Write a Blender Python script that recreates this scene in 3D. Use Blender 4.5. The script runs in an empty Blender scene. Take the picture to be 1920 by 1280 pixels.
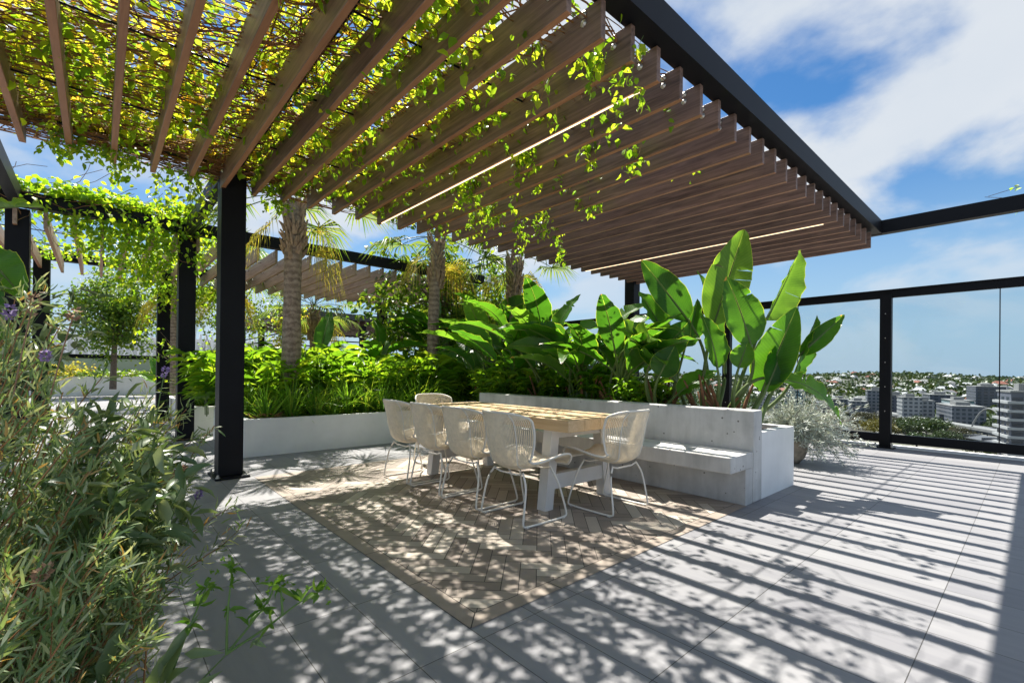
import bpy, math, random
import numpy as np
from mathutils import Vector, Matrix
random.seed(7); RNG = np.random.default_rng(7)
R = math.radians
S = bpy.context.scene
COL = S.collection

# ------------------------------------------------------------------ camera, sky, sun, exposure
EYE = 1.18
cam = bpy.data.cameras.new("camera"); camo = bpy.data.objects.new("camera", cam); COL.objects.link(camo); S.camera = camo
cam.sensor_width = 36.0; cam.sensor_fit = 'HORIZONTAL'
cam.lens = 873.6 * 36 / 1920; cam.shift_y = 53.6 / 1920
cam.clip_start = 0.05; cam.clip_end = 9000
YAW, PIT, ROL = .7259, .0038, .0104
def _ray(x, y):
    c, s = math.cos(ROL), math.sin(ROL); x, y = c*x - s*y, s*x + c*y; d = 1.0
    c, s = math.cos(PIT), math.sin(PIT); d, y = c*d - s*y, s*d + c*y
    return Vector((math.cos(YAW)*x + math.sin(YAW)*d, -math.sin(YAW)*x + math.cos(YAW)*d, y))
_f = _ray(0, 0); _r = _ray(1, 0) - _f; _u = _ray(0, 1) - _f
camo.matrix_world = Matrix(((_r.x, _u.x, -_f.x, 0), (_r.y, _u.y, -_f.y, 0), (_r.z, _u.z, -_f.z, EYE), (0, 0, 0, 1)))
def spot(px, py, t):
    """world point seen at pixel (px, py) of the 1920 px photograph, t metres in front of the camera"""
    v = _r*((px-960)/873.6) + _u*(-(py-693.6)/873.6) + _f
    return Vector((0, 0, EYE)) + v*t

SUN = Vector((.175, .48, 1.0)).normalized()           # towards the sun
sl = bpy.data.lights.new("sun", 'SUN'); sl.energy = 5.0; sl.angle = R(.53); sl.color = (1, .95, .87)
so = bpy.data.objects.new("sun", sl); COL.objects.link(so)
so.rotation_euler = SUN.to_track_quat('Z', 'Y').to_euler()

W = bpy.data.worlds.new("World"); S.world = W; W.use_nodes = True
nt = W.node_tree; nt.nodes.clear()
def N(t, typ, **k):
    n = t.nodes.new(typ)
    for a, b in k.items(): setattr(n, a, b)
    return n
wo = N(nt, 'ShaderNodeOutputWorld'); bg = N(nt, 'ShaderNodeBackground'); bg.inputs[1].default_value = .062
sky = N(nt, 'ShaderNodeTexSky'); sky.sky_type = 'NISHITA'; sky.sun_disc = False
sky.sun_elevation = math.asin(SUN.z); sky.sun_rotation = math.atan2(SUN.x, SUN.y)
sky.air_density = 1.0; sky.dust_density = .4; sky.ozone_density = 2.0
tc = N(nt, 'ShaderNodeTexCoord'); sp = N(nt, 'ShaderNodeSeparateXYZ'); nt.links.new(tc.outputs['Generated'], sp.inputs[0])
def M(t, op, a, b=None, c=None, clamp=False):
    n = t.nodes.new('ShaderNodeMath'); n.operation = op; n.use_clamp = clamp
    for i, v in enumerate((a, b, c)):
        if v is None: continue
        if isinstance(v, (int, float)): n.inputs[i].default_value = v
        else: t.links.new(v, n.inputs[i])
    return n.outputs[0]
zz = M(nt, 'ADD', M(nt, 'MAXIMUM', sp.outputs[2], 0.0), .38)
cv = N(nt, 'ShaderNodeCombineXYZ')
nt.links.new(M(nt, 'DIVIDE', sp.outputs[0], zz), cv.inputs[0]); nt.links.new(M(nt, 'DIVIDE', sp.outputs[1], zz), cv.inputs[1])
n1 = N(nt, 'ShaderNodeTexNoise'); n1.inputs['Scale'].default_value = 1.9; n1.inputs['Detail'].default_value = 8; n1.inputs['Roughness'].default_value = .52; n1.inputs['Distortion'].default_value = .25
mp = N(nt, 'ShaderNodeMapping'); mp.inputs['Location'].default_value = (8.6, 6.1, 0); nt.links.new(cv.outputs[0], mp.inputs[0]); nt.links.new(mp.outputs[0], n1.inputs['Vector'])
rm = N(nt, 'ShaderNodeMapRange', interpolation_type='SMOOTHSTEP'); rm.inputs[1].default_value = .425; rm.inputs[2].default_value = .575
nt.links.new(n1.outputs['Fac'], rm.inputs[0])
cov = M(nt, 'MULTIPLY', rm.outputs[0], .95)
mapr = N(nt, 'ShaderNodeMapRange', interpolation_type='SMOOTHSTEP'); mapr.inputs[1].default_value = .02; mapr.inputs[2].default_value = .30
nt.links.new(sp.outputs[2], mapr.inputs[0])
cov = M(nt, 'MULTIPLY', cov, M(nt, 'MULTIPLY_ADD', mapr.outputs[0], .75, .25))
n2 = N(nt, 'ShaderNodeTexNoise'); n2.inputs['Scale'].default_value = 2.3; n2.inputs['Detail'].default_value = 5
nt.links.new(mp.outputs[0], n2.inputs['Vector'])
cc = N(nt, 'ShaderNodeMix', data_type='RGBA'); cc.inputs[6].default_value = (4.3, 4.9, 5.6, 1); cc.inputs[7].default_value = (6.3, 6.4, 6.5, 1)
nt.links.new(n2.outputs['Fac'], cc.inputs[0])
hs = N(nt, 'ShaderNodeHueSaturation'); hs.inputs['Saturation'].default_value = 1.35; hs.inputs['Value'].default_value = .95
nt.links.new(sky.outputs[0], hs.inputs['Color'])
hz = N(nt, 'ShaderNodeMapRange', interpolation_type='SMOOTHSTEP'); hz.inputs[1].default_value = -.02; hz.inputs[2].default_value = .42; hz.inputs[3].default_value = .92; hz.inputs[4].default_value = 0
nt.links.new(sp.outputs[2], hz.inputs[0])
hm = N(nt, 'ShaderNodeMix', data_type='RGBA'); nt.links.new(hz.outputs[0], hm.inputs[0]); nt.links.new(hs.outputs[0], hm.inputs[6]); hm.inputs[7].default_value = (2.9, 4.3, 5.7, 1)
mx = N(nt, 'ShaderNodeMix', data_type='RGBA'); nt.links.new(cov, mx.inputs[0]); nt.links.new(hm.outputs[2], mx.inputs[6]); nt.links.new(cc.outputs[2], mx.inputs[7])
nt.links.new(mx.outputs[2], bg.inputs[0]); nt.links.new(bg.outputs[0], wo.inputs[0])
S.view_settings.view_transform = 'Standard'; S.view_settings.look = 'None'; S.view_settings.exposure = 1.2; S.view_settings.gamma = 1
S.cycles.max_bounces = 8; S.cycles.transparent_max_bounces = 24; S.cycles.diffuse_bounces = 4; S.cycles.transmission_bounces = 4

# ------------------------------------------------------------------ helpers
def tag(o, label=None, cat=None, group=None, kind=None):
    if label: o['label'] = label
    if cat: o['category'] = cat
    if group: o['group'] = group
    if kind: o['kind'] = kind
    return o
def empty(name, loc=(0, 0, 0), rz=0):
    o = bpy.data.objects.new(name, None); COL.objects.link(o); o.location = loc; o.rotation_euler = (0, 0, rz); o.empty_display_size = .2
    return o
def link(name, me, mats, parent=None, smooth=False):
    for m in (mats if isinstance(mats, (list, tuple)) else [mats]): me.materials.append(m)
    if smooth: me.polygons.foreach_set('use_smooth', np.ones(len(me.polygons), dtype=bool))
    o = bpy.data.objects.new(name, me); COL.objects.link(o); o.parent = parent
    return o
def copy_tree(o, parent=None):
    c = o.copy(); COL.objects.link(c); c.parent = parent
    for ch in [x for x in bpy.data.objects if x.parent == o]: copy_tree(ch, c)
    return c
class MB:
    def __init__(s): s.v = []; s.f = []; s.m = []; s.n = 0; s.uv = {}
    def add(s, v, f, mi=0):
        v = np.asarray(v, float).reshape(-1, 3); s.v.append(v)
        for q in f: s.f.append([i + s.n for i in q]); s.m.append(mi)
        s.n += len(v)
    def box(s, x0, y0, z0, x1, y1, z1, mi=0, bot=None):
        v = [(x0, y0, z0), (x1, y0, z0), (x1, y1, z0), (x0, y1, z0), (x0, y0, z1), (x1, y0, z1), (x1, y1, z1), (x0, y1, z1)]
        s.add(v, [(0, 3, 2, 1)], mi if bot is None else bot)
        s.n -= 8; s.v.pop()
        s.add(v, [(4, 5, 6, 7), (0, 1, 5, 4), (1, 2, 6, 5), (2, 3, 7, 6), (3, 0, 4, 7)], mi)
    def beam(s, p, q, w, h, mi=0, up=(0, 0, 1)):
        p = Vector(p); q = Vector(q); d = (q-p).normalized(); a = d.cross(Vector(up)).normalized(); b = a.cross(d)
        v = [e + a*(i*w/2) + b*(j*h/2) for e in (p, q) for i, j in ((-1, -1), (1, -1), (1, 1), (-1, 1))]
        s.add([tuple(x) for x in v], [(0, 1, 2, 3), (7, 6, 5, 4), (0, 4, 5, 1), (1, 5, 6, 2), (2, 6, 7, 3), (3, 7, 4, 0)], mi)
    def tube(s, path, r, k=8, mi=0, caps=True, closed=False):
        v, f = tubes(np.asarray(path, float)[None], np.broadcast_to(np.asarray(r, float), (len(path),))[None], k)
        s.add(v, f.tolist(), mi)
        n = len(path)
        if closed:
            s.f += [[s.n-len(v)+i+(n-1)*k, s.n-len(v)+(i+1) % k+(n-1)*k, s.n-len(v)+(i+1) % k, s.n-len(v)+i] for i in range(k)]; s.m += [mi]*k
        elif caps:
            b = s.n-len(v); s.f.append([b+i for i in range(k)]); s.f.append([b+(n-1)*k+i for i in range(k)][::-1]); s.m += [mi, mi]
    def lathe(s, prof, c=(0, 0, 0), k=20, mi=0):
        v = []; f = []
        for r, z in prof:
            for i in range(k): a = 2*math.pi*i/k; v.append((c[0]+r*math.cos(a), c[1]+r*math.sin(a), c[2]+z))
        for j in range(len(prof)-1):
            for i in range(k): f.append((j*k+i, j*k+(i+1) % k, (j+1)*k+(i+1) % k, (j+1)*k+i))
        f.append(tuple(range(k))[::-1]); f.append(tuple((len(prof)-1)*k+i for i in range(k)))
        s.add(v, f, mi)
    def sphere(s, c, r, k=8, mi=0, sq=(1, 1, 1)):
        pr = [(max(.01*r, r*math.sin(math.pi*j/6)), -r*math.cos(math.pi*j/6)) for j in range(7)]
        b = len(s.v); s.lathe(pr, (0, 0, 0), k, mi)
        s.v[-1] = s.v[-1]*np.array(sq)+np.array(c)
    def build(s, name, mats, parent=None, smooth=False, bevel=0):
        me = bpy.data.meshes.new(name)
        v = np.concatenate(s.v) if s.v else np.zeros((0, 3))
        me.from_pydata(v.tolist(), [], s.f); me.update()
        if any(s.m): me.polygons.foreach_set('material_index', np.array(s.m, dtype=np.int32))
        o = link(name, me, mats, parent, smooth)
        if bevel:
            md = o.modifiers.new('bevel', 'BEVEL'); md.width = bevel; md.segments = 2; md.limit_method = 'ANGLE'; md.angle_limit = R(40)
        return o
def tubes(P, Rr, k=4):
    """P (M,n,3) paths, Rr (M,n) radii -> verts, quads"""
    Mn, n, _ = P.shape
    T = np.gradient(P, axis=1); T /= np.linalg.norm(T, axis=2, keepdims=True)+1e-9
    ref = np.array([.311, .213, .926]); alt = np.array([.9, -.3, .1])
    A = np.cross(T, ref); bad = np.linalg.norm(A, axis=2) < .15
    A[bad] = np.cross(T[bad], alt)
    A /= np.linalg.norm(A, axis=2, keepdims=True)+1e-9; B = np.cross(T, A)
    an = 2*np.pi*np.arange(k)/k
    V = P[:, :, None, :] + Rr[:, :, None, None]*(A[:, :, None, :]*np.cos(an)[None, None, :, None] + B[:, :, None, :]*np.sin(an)[None, None, :, None])
    idx = np.arange(Mn*n*k).reshape(Mn, n, k)
    a = idx[:, :-1]; b = np.roll(a, -1, axis=2); d = idx[:, 1:]; c = np.roll(d, -1, axis=2)
    return V.reshape(-1, 3), np.stack([a, b, c, d], -1).reshape(-1, 4)
def npmesh(name, v, f, uv=None):
    """v (n,3), f (m,k) -> mesh"""
    me = bpy.data.meshes.new(name); m, k = f.shape
    me.vertices.add(len(v)); me.vertices.foreach_set('co', np.asarray(v, np.float32).ravel())
    me.loops.add(m*k); me.loops.foreach_set('vertex_index', np.asarray(f, np.int32).ravel())
    me.polygons.add(m); me.polygons.foreach_set('loop_start', np.arange(0, m*k, k, dtype=np.int32))
    if uv is not None:
        l = me.uv_layers.new(name='UVMap'); l.data.foreach_set('uv', np.asarray(uv, np.float32)[np.asarray(f).ravel()].ravel())
    me.update(calc_edges=True); return me
OV = (np.array([(0, 0, 0), (.3, .5, .10), (.3, -.5, .10), (.32, 0, 0), (.68, .36, .06), (.68, -.36, .06), (.7, 0, -.03), (1, 0, -.16)]),
      np.array([(0, 3, 1), (0, 2, 3), (3, 6, 1), (1, 6, 4), (3, 2, 6), (2, 5, 6), (6, 7, 4), (6, 5, 7)]))
NA = (np.array([(0, 0, 0), (.4, .5, .08), (.4, -.5, .08), (.42, 0, 0), (1, 0, -.05)]), np.array([(0, 3, 1), (0, 2, 3), (3, 4, 1), (3, 2, 4)]))
BL = (np.array([(0, .5, 0), (0, -.5, 0), (.35, .45, .20), (.35, -.45, .20), (.7, .3, .26), (.7, -.3, .26), (1, 0, .12)]),
      np.array([(0, 1, 2), (1, 3, 2), (2, 3, 4), (3, 5, 4), (4, 5, 6)]))
LN = (np.array([(0, 0, 0), (.22, .5, .03), (.22, -.5, .03), (.5, .46, .10), (.5, -.46, .10), (.82, .34, .10), (.82, -.34, .10), (1, 0, .06)]),
      np.array([(0, 2, 1), (1, 2, 3), (2, 4, 3), (3, 4, 5), (4, 6, 5), (5, 6, 7)]))
def unit(a): return a/(np.linalg.norm(a, axis=-1, keepdims=True)+1e-9)
def leaves(P, A, Nn, L, Wd, T=OV):
    """one leaf per row: base P, axis A, face normal Nn, length L, width Wd"""
    A = unit(np.asarray(A, float)); B = unit(np.cross(Nn, A)); C = np.cross(A, B)
    t = T[0]; L = np.broadcast_to(L, (len(P),)); Wd = np.broadcast_to(Wd, (len(P),))
    V = P[:, None, :] + A[:, None, :]*(t[:, 0][None, :, None]*L[:, None, None]) + B[:, None, :]*(t[:, 1][None, :, None]*Wd[:, None, None]) + C[:, None, :]*(t[:, 2][None, :, None]*L[:, None, None])
    F = T[1][None] + (np.arange(len(P))*len(t))[:, None, None]
    return V.reshape(-1, 3), F.reshape(-1, 3)
def merge(parts):
    vs, fs, n = [], [], 0
    for v, f in parts: vs.append(v); fs.append(f+n); n += len(v)
    return np.concatenate(vs), np.concatenate(fs)
def rnd(*s): return RNG.normal(size=s)
def uni(a, b, *s): return RNG.uniform(a, b, size=s)

# ------------------------------------------------------------------ materials
def newmat(name):
    m = bpy.data.materials.new(name); m.use_nodes = True; t = m.node_tree; b = t.nodes['Principled BSDF']
    return m, t, b
def ramp(t, fac, stops):
    n = t.nodes.new('ShaderNodeValToRGB'); e = n.color_ramp.elements
    while len(e) < len(stops): e.new(.5)
    for el, (p, c) in zip(e, stops): el.position = p; el.color = (*c, 1)
    t.links.new(fac, n.inputs[0]); return n.outputs[0]
def noise(t, vec, scale, detail=4, rough=.5, dist=0):
    n = t.nodes.new('ShaderNodeTexNoise'); n.inputs['Scale'].default_value = scale; n.inputs['Detail'].default_value = detail; n.inputs['Roughness'].default_value = rough; n.inputs['Distortion'].default_value = dist
    if vec is not None: t.links.new(vec, n.inputs['Vector'])
    return n.outputs['Fac']
def objco(t, scale=(1, 1, 1), jitter=False, kind='Object'):
    c = t.nodes.new('ShaderNodeTexCoord'); m = t.nodes.new('ShaderNodeMapping'); m.inputs['Scale'].default_value = scale
    t.links.new(c.outputs[kind], m.inputs[0])
    if jitter:
        oi = t.nodes.new('ShaderNodeObjectInfo'); cb = t.nodes.new('ShaderNodeCombineXYZ')
        for i, k in enumerate((37., 91., 53.)): t.links.new(M(t, 'MULTIPLY', oi.outputs['Random'], k), cb.inputs[i])
        t.links.new(cb.outputs[0], m.inputs['Location'])
    return m.outputs[0]
def bump(t, b, h, strength=.3, dist=.01):
    n = t.nodes.new('ShaderNodeBump'); n.inputs['Strength'].default_value = strength; n.inputs['Distance'].default_value = dist
    t.links.new(h, n.inputs['Height']); t.links.new(n.outputs[0], b.inputs['Normal'])
def plain(name, col, rough=.6, metal=0, var=.12, scale=6, bstr=0, spec=.5):
    m, t, b = newmat(name); co = objco(t)
    f = noise(t, co, scale, 6, .6)
    lo = tuple(max(0, c*(1-var)) for c in col); hi = tuple(min(1, c*(1+var)) for c in col)
    t.links.new(ramp(t, f, [(.3, lo), (.7, hi)]), b.inputs['Base Color'])
    b.inputs['Roughness'].default_value = rough; b.inputs['Metallic'].default_value = metal; b.inputs['Specular IOR Level'].default_value = spec
    if bstr: bump(t, b, noise(t, co, scale*12, 5, .6), bstr, .004)
    return m
def leafmat(name, stops, trans=.45, tcol=1.6, rough=.42, spec=.45, veins=False):
    m, t, b = newmat(name); g = t.nodes.new('ShaderNodeNewGeometry')
    c = ramp(t, g.outputs['Random Per Island'], stops)
    if veins:
        oi = t.nodes.new('ShaderNodeObjectInfo'); c = ramp(t, oi.outputs['Random'], stops)
        nz = noise(t, objco(t), 3.5, 5, .6); mb_ = t.nodes.new('ShaderNodeMix'); mb_.data_type = 'RGBA'; mb_.blend_type = 'MULTIPLY'; mb_.inputs[0].default_value = .7
        t.links.new(c, mb_.inputs[6]); t.links.new(ramp(t, nz, [(.3, (.55, .68, .6)), (.55, (1, 1, 1)), (.75, (1.35, 1.2, 1.1))]), mb_.inputs[7]); c = mb_.outputs[2]
        uv = t.nodes.new('ShaderNodeUVMap'); s = t.nodes.new('ShaderNodeSeparateXYZ'); t.links.new(uv.outputs[0], s.inputs[0])
        ax = M(t, 'ABSOLUTE', M(t, 'SUBTRACT', s.outputs[0], .5))
        w = M(t, 'SINE', M(t, 'MULTIPLY', M(t, 'SUBTRACT', s.outputs[1], M(t, 'MULTIPLY', ax, .25)), 190.))
        bump(t, b, w, .25, .004)
        w01 = M(t, 'MULTIPLY_ADD', w, .5, .5)
        mm = t.nodes.new('ShaderNodeMix'); mm.data_type = 'RGBA'; mm.blend_type = 'MULTIPLY'; t.links.new(M(t, 'MULTIPLY', w01, .22), mm.inputs[0]); t.links.new(c, mm.inputs[6]); mm.inputs[7].default_value = (.45, .5, .4, 1)
        rib = M(t, 'LESS_THAN', ax, .022)
        m2 = t.nodes.new('ShaderNodeMix'); m2.data_type = 'RGBA'; t.links.new(rib, m2.inputs[0]); t.links.new(mm.outputs[2], m2.inputs[6]); m2.inputs[7].default_value = (.22, .33, .07, 1)
        edge = M(t, 'GREATER_THAN', ax, .485)
        m3 = t.nodes.new('ShaderNodeMix'); m3.data_type = 'RGBA'; t.links.new(edge, m3.inputs[0]); t.links.new(m2.outputs[2], m3.inputs[6]); m3.inputs[7].default_value = (.25, .34, .05, 1)
        dry = M(t, 'GREATER_THAN', M(t, 'ADD', M(t, 'ADD', M(t, 'MULTIPLY', M(t, 'POWER', s.outputs[1], 14.), .28), M(t, 'MULTIPLY', M(t, 'POWER', M(t, 'MULTIPLY', ax, 2.), 20.), .16)), M(t, 'MULTIPLY', noise(t, objco(t), 11, 5, .65), 1.)), .80)
        m4 = t.nodes.new('ShaderNodeMix'); m4.data_type = 'RGBA'; t.links.new(dry, m4.inputs[0]); t.links.new(m3.outputs[2], m4.inputs[6]); m4.inputs[7].default_value = (.24, .15, .05, 1)
        c = m4.outputs[2]
    t.links.new(c, b.inputs['Base Color']); b.inputs['Roughness'].default_value = rough; b.inputs['Specular IOR Level'].default_value = spec
    tr = t.nodes.new('ShaderNodeBsdfTranslucent'); mu = t.nodes.new('ShaderNodeMix'); mu.data_type = 'RGBA'; mu.blend_type = 'MULTIPLY'; mu.inputs[0].default_value = 1
    t.links.new(c, mu.inputs[6]); mu.inputs[7].default_value = (tcol*1.15, tcol, tcol*.45, 1); mu.clamp_result = False
    t.links.new(mu.outputs[2], tr.inputs[0])
    ms = t.nodes.new('ShaderNodeMixShader'); ms.inputs[0].default_value = trans
    t.links.new(b.outputs[0], ms.inputs[1]); t.links.new(tr.outputs[0], ms.inputs[2])
    t.links.new(ms.outputs[0], t.nodes['Material Output'].inputs['Surface']); return m
def wood(name, c0, c1, scale=(26, 1.6, 26), rough=.5, jitter=True, kn=.2):
    m, t, b = newmat(name); co = objco(t, scale, jitter)
    f = noise(t, co, 1, 8, .62, 1.2); f2 = noise(t, objco(t, (3, .5, 3), jitter), 1, 3)
    f = M(t, 'ADD', M(t, 'MULTIPLY', f, .68), M(t, 'MULTIPLY', f2, .32))
    t.links.new(ramp(t, f, [(.36, c0), (.66, c1)]), b.inputs['Base Color']); b.inputs['Roughness'].default_value = rough
    bump(t, b, f, kn, .004); return m
MT = {}
MT['steel'] = plain('black_steel', (.008, .0085, .011), .48, 0, .15, 3, 0, .15)
MT['batten'] = wood('weathered_hardwood', (.075, .043, .031), (.285, .178, .135))
MT['batten_under'] = wood('floor_glow_hardwood', (.24, .10, .045), (.40, .19, .09))  # undersides: warm light bounced off the floor, put into the wood colour
MT['batten_tan'] = wood('bounce_lit_tan_hardwood', (.20, .13, .09), (.50, .36, .26))  # second pergola: paler copy of the batten wood, floor-bounced light painted in
MT['bolt'] = plain('galvanised_bolt', (.62, .59, .54), .38, .8, .1)
m, t, b = newmat('led_strip'); b.inputs['Emission Color'].default_value = (1, .74, .46, 1); b.inputs['Emission Strength'].default_value = 1.0; b.inputs['Base Color'].default_value = (.8, .7, .55, 1); MT['led'] = m
MT['white'] = plain('white_render', (.80, .80, .79), .75, 0, .06, 3, .15)
MT['paint'] = plain('white_paint', (.62, .60, .57), .45, 0, .04, 8)
MT['wicker'] = plain('cream_wicker', (.84, .74, .57), .5, 0, .10, 30)
MT['frame'] = plain('cream_metal', (.78, .74, .66), .4, 0, .04)
MT['soil'] = plain('bark_mulch', (.075, .048, .030), .9, 0, .7, 28, .9)
MT['timber'] = wood('pale_pine', (.50, .33, .17), (.66, .48, .28), (22, 1.2, 22), .5)
MT['stem_br'] = plain('woody_stem', (.27, .13, .05), .8, 0, .5, 9)
MT['bark'] = None
def concrete():
    m, t, b = newmat('raw_concrete'); co = objco(t)
    f = M(t, 'ADD', M(t, 'MULTIPLY', noise(t, co, 2.2, 6, .65), .6), M(t, 'MULTIPLY', noise(t, objco(t, (9, 9, 1.2)), 1, 4, .6), .4))
    c = ramp(t, f, [(.3, (.34, .335, .32)), (.5, (.52, .515, .50)), (.72, (.68, .675, .66))])
    vo = t.nodes.new('ShaderNodeTexVoronoi'); vo.inputs['Scale'].default_value = 14; t.links.new(co, vo.inputs['Vector'])
    pit = M(t, 'MULTIPLY', M(t, 'LESS_THAN', vo.outputs['Distance'], .13), M(t, 'GREATER_THAN', noise(t, co, 5, 2), .52))
    mx = t.nodes.new('ShaderNodeMix'); mx.data_type = 'RGBA'; t.links.new(pit, mx.inputs[0]); t.links.new(c, mx.inputs[6]); mx.inputs[7].default_value = (.14, .13, .12, 1)
    t.links.new(mx.outputs[2], b.inputs['Base Color']); b.inputs['Roughness'].default_value = .8
    bump(t, b, M(t, 'SUBTRACT', noise(t, co, 60, 4), M(t, 'MULTIPLY', pit, 2.)), .25, .004); return m
MT['concrete'] = concrete()
def tiles():
    m, t, b = newmat('grey_porcelain_tiles'); c = t.nodes.new('ShaderNodeTexCoord'); s = t.nodes.new('ShaderNodeSeparateXYZ'); t.links.new(c.outputs['Object'], s.inputs[0])
    u = M(t, 'DIVIDE', M(t, 'SUBTRACT', s.outputs[0], .3335), .3185); v = M(t, 'DIVIDE', M(t, 'SUBTRACT', s.outputs[1], .333), .6455)
    du = M(t, 'MULTIPLY', M(t, 'ABSOLUTE', M(t, 'SUBTRACT', M(t, 'FRACT', M(t, 'ADD', u, .5)), .5)), .3185)
    dv = M(t, 'MULTIPLY', M(t, 'ABSOLUTE', M(t, 'SUBTRACT', M(t, 'FRACT', M(t, 'ADD', v, .5)), .5)), .6455)
    j = M(t, 'LESS_THAN', M(t, 'MINIMUM', du, dv), .0019)
    cb = t.nodes.new('ShaderNodeCombineXYZ'); t.links.new(M(t, 'FLOOR', u), cb.inputs[0]); t.links.new(M(t, 'FLOOR', v), cb.inputs[1])
    wn = t.nodes.new('ShaderNodeTexWhiteNoise'); wn.noise_dimensions = '2D'; t.links.new(cb.outputs[0], wn.inputs['Vector'])
    off = t.nodes.new('ShaderNodeVectorMath'); off.operation = 'SCALE'; t.links.new(cb.outputs[0], off.inputs[0]); off.inputs['Scale'].default_value = 7.31
    ad = t.nodes.new('ShaderNodeVectorMath'); t.links.new(c.outputs['Object'], ad.inputs[0]); t.links.new(off.outputs[0], ad.inputs[1])
    mpp = t.nodes.new('ShaderNodeMapping'); mpp.inputs['Scale'].default_value = (14, 2.2, 1); t.links.new(ad.outputs[0], mpp.inputs[0])
    f = M(t, 'ADD', M(t, 'MULTIPLY', noise(t, mpp.outputs[0], 1, 6, .6), .55), M(t, 'ADD', M(t, 'MULTIPLY', wn.outputs['Value'], .26), M(t, 'MULTIPLY', noise(t, c.outputs['Object'], .8, 4), .3)))
    col = ramp(t, f, [(.32, (.185, .184, .196)), (.78, (.275, .273, .276))])
    mx = t.nodes.new('ShaderNodeMix'); mx.data_type = 'RGBA'; t.links.new(j, mx.inputs[0]); t.links.new(col, mx.inputs[6]); mx.inputs[7].default_value = (.055, .053, .05, 1)
    t.links.new(mx.outputs[2], b.inputs['Base Color']); b.inputs['Roughness'].default_value = .55; b.inputs['Specular IOR Level'].default_value = .35
    bump(t, b, M(t, 'SUBTRACT', M(t, 'MULTIPLY', noise(t, c.outputs['Object'], 160, 3), .2), j), .25, .003); return m
MT['tiles'] = tiles()
m, t, b = newmat('taupe_plank_tiles'); g = t.nodes.new('ShaderNodeNewGeometry')
hc = ramp(t, g.outputs['Random Per Island'], [(0, (.22, .178, .145)), (.35, (.33, .275, .225)), (.5, (.25, .207, .17)), (.75, (.43, .37, .30)), (1, (.49, .43, .35))])
mu = t.nodes.new('ShaderNodeMix'); mu.data_type = 'RGBA'; mu.blend_type = 'MULTIPLY'; mu.inputs[0].default_value = .35; t.links.new(hc, mu.inputs[6]); t.links.new(ramp(t, noise(t, objco(t), 9, 6, .65), [(.3, (.6, .6, .6)), (.7, (1, 1, 1))]), mu.inputs[7])
t.links.new(mu.outputs[2], b.inputs['Base Color']); b.inputs['Roughness'].default_value = .55; MT['plank'] = m
MT['grout'] = plain('dark_grout', (.035, .032, .030), .9)
m, t, b = newmat('clear_glass'); tr = t.nodes.new('ShaderNodeBsdfTransparent'); tr.inputs[0].default_value = (.90, .93, .94, 1); gl = t.nodes.new('ShaderNodeBsdfGlossy'); gl.inputs['Roughness'].default_value = .01
fr = t.nodes.new('ShaderNodeFresnel'); fr.inputs[0].default_value = 1.25; ms = t.nodes.new('ShaderNodeMixShader'); t.links.new(fr.outputs[0], ms.inputs[0]); t.links.new(tr.outputs[0], ms.inputs[1]); t.links.new(gl.outputs[0], ms.inputs[2]); t.links.new(ms.outputs[0], t.nodes['Material Output'].inputs[0]); MT['glass'] = m
m, t, b = newmat('palm_bark'); co = objco(t); s = t.nodes.new('ShaderNodeSeparateXYZ'); t.links.new(co, s.inputs[0])
wv = M(t, 'SINE', M(t, 'ADD', M(t, 'MULTIPLY', s.outputs[2], 62.), M(t, 'MULTIPLY', noise(t, co, 9, 6, .7), 14.)))
f = M(t, 'ADD', M(t, 'MULTIPLY', M(t, 'MULTIPLY_ADD', wv, .5, .5), .2), M(t, 'MULTIPLY', noise(t, objco(t, (16, 16, 9)), 1, 7, .75), .8))
t.links.new(ramp(t, f, [(.3, (.14, .098, .074)), (.55, (.31, .235, .18)), (.8, (.49, .40, .32))]), b.inputs['Base Color']); b.inputs['Roughness'].default_value = .9; bump(t, b, f, .7, .02); MT['palm_bark'] = m
MT['boot'] = plain('dry_leaf_base', (.36, .25, .17), .85, 0, .5, 14)
MT['bark'] = plain('grey_bark', (.16, .12, .09), .9, 0, .4, 12, .5)
MT['vine'] = leafmat('vine_leaf', [(0, (.10, .19, .03)), (.3, (.18, .27, .035)), (.6, (.29, .33, .04)), (.85, (.38, .34, .05)), (.9, (.38, .30, .05)), (1, (.36, .17, .05))], .66, 2.5)
MT['vine_g'] = leafmat('vine_green_leaf', [(0, (.08, .18, .015)), (.5, (.15, .27, .02)), (1, (.28, .37, .03))], .6, 2.4)
MT['strel'] = leafmat('strelitzia_leaf', [(0, (.03, .105, .012)), (.6, (.055, .165, .015)), (1, (.10, .21, .03))], .5, 2.6, .36, .5, True)
MT['petiole'] = plain('green_petiole', (.10, .15, .035), .45, 0, .35, 4)
MT['dry'] = plain('dry_sheath', (.20, .085, .035), .8, 0, .5, 9)
MT['ginger'] = leafmat('ginger_leaf', [(0, (.06, .16, .012)), (.5, (.13, .27, .02)), (1, (.24, .35, .03))], .5, 2.2, .35)
MT['strap'] = leafmat('strap_leaf', [(0, (.05, .14, .015)), (.6, (.11, .24, .025)), (.95, (.22, .32, .04)), (1, (.32, .25, .08))], .45, 2.1, .4)
MT['palm_leaf'] = leafmat('palm_leaflet', [(0, (.05, .11, .02)), (.6, (.10, .17, .03)), (1, (.18, .22, .05))], .5, 1.9, .4)
MT['palm_dead'] = leafmat('dead_palm_leaflet', [(0, (.26, .28, .05)), (.5, (.36, .33, .07)), (.8, (.20, .25, .045)), (1, (.34, .24, .06))], .55, 1.9, .7)
MT['tree_leaf'] = leafmat('tree_leaf', [(0, (.04, .10, .015)), (.5, (.085, .17, .02)), (1, (.19, .26, .03))], .45, 2.1)
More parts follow.
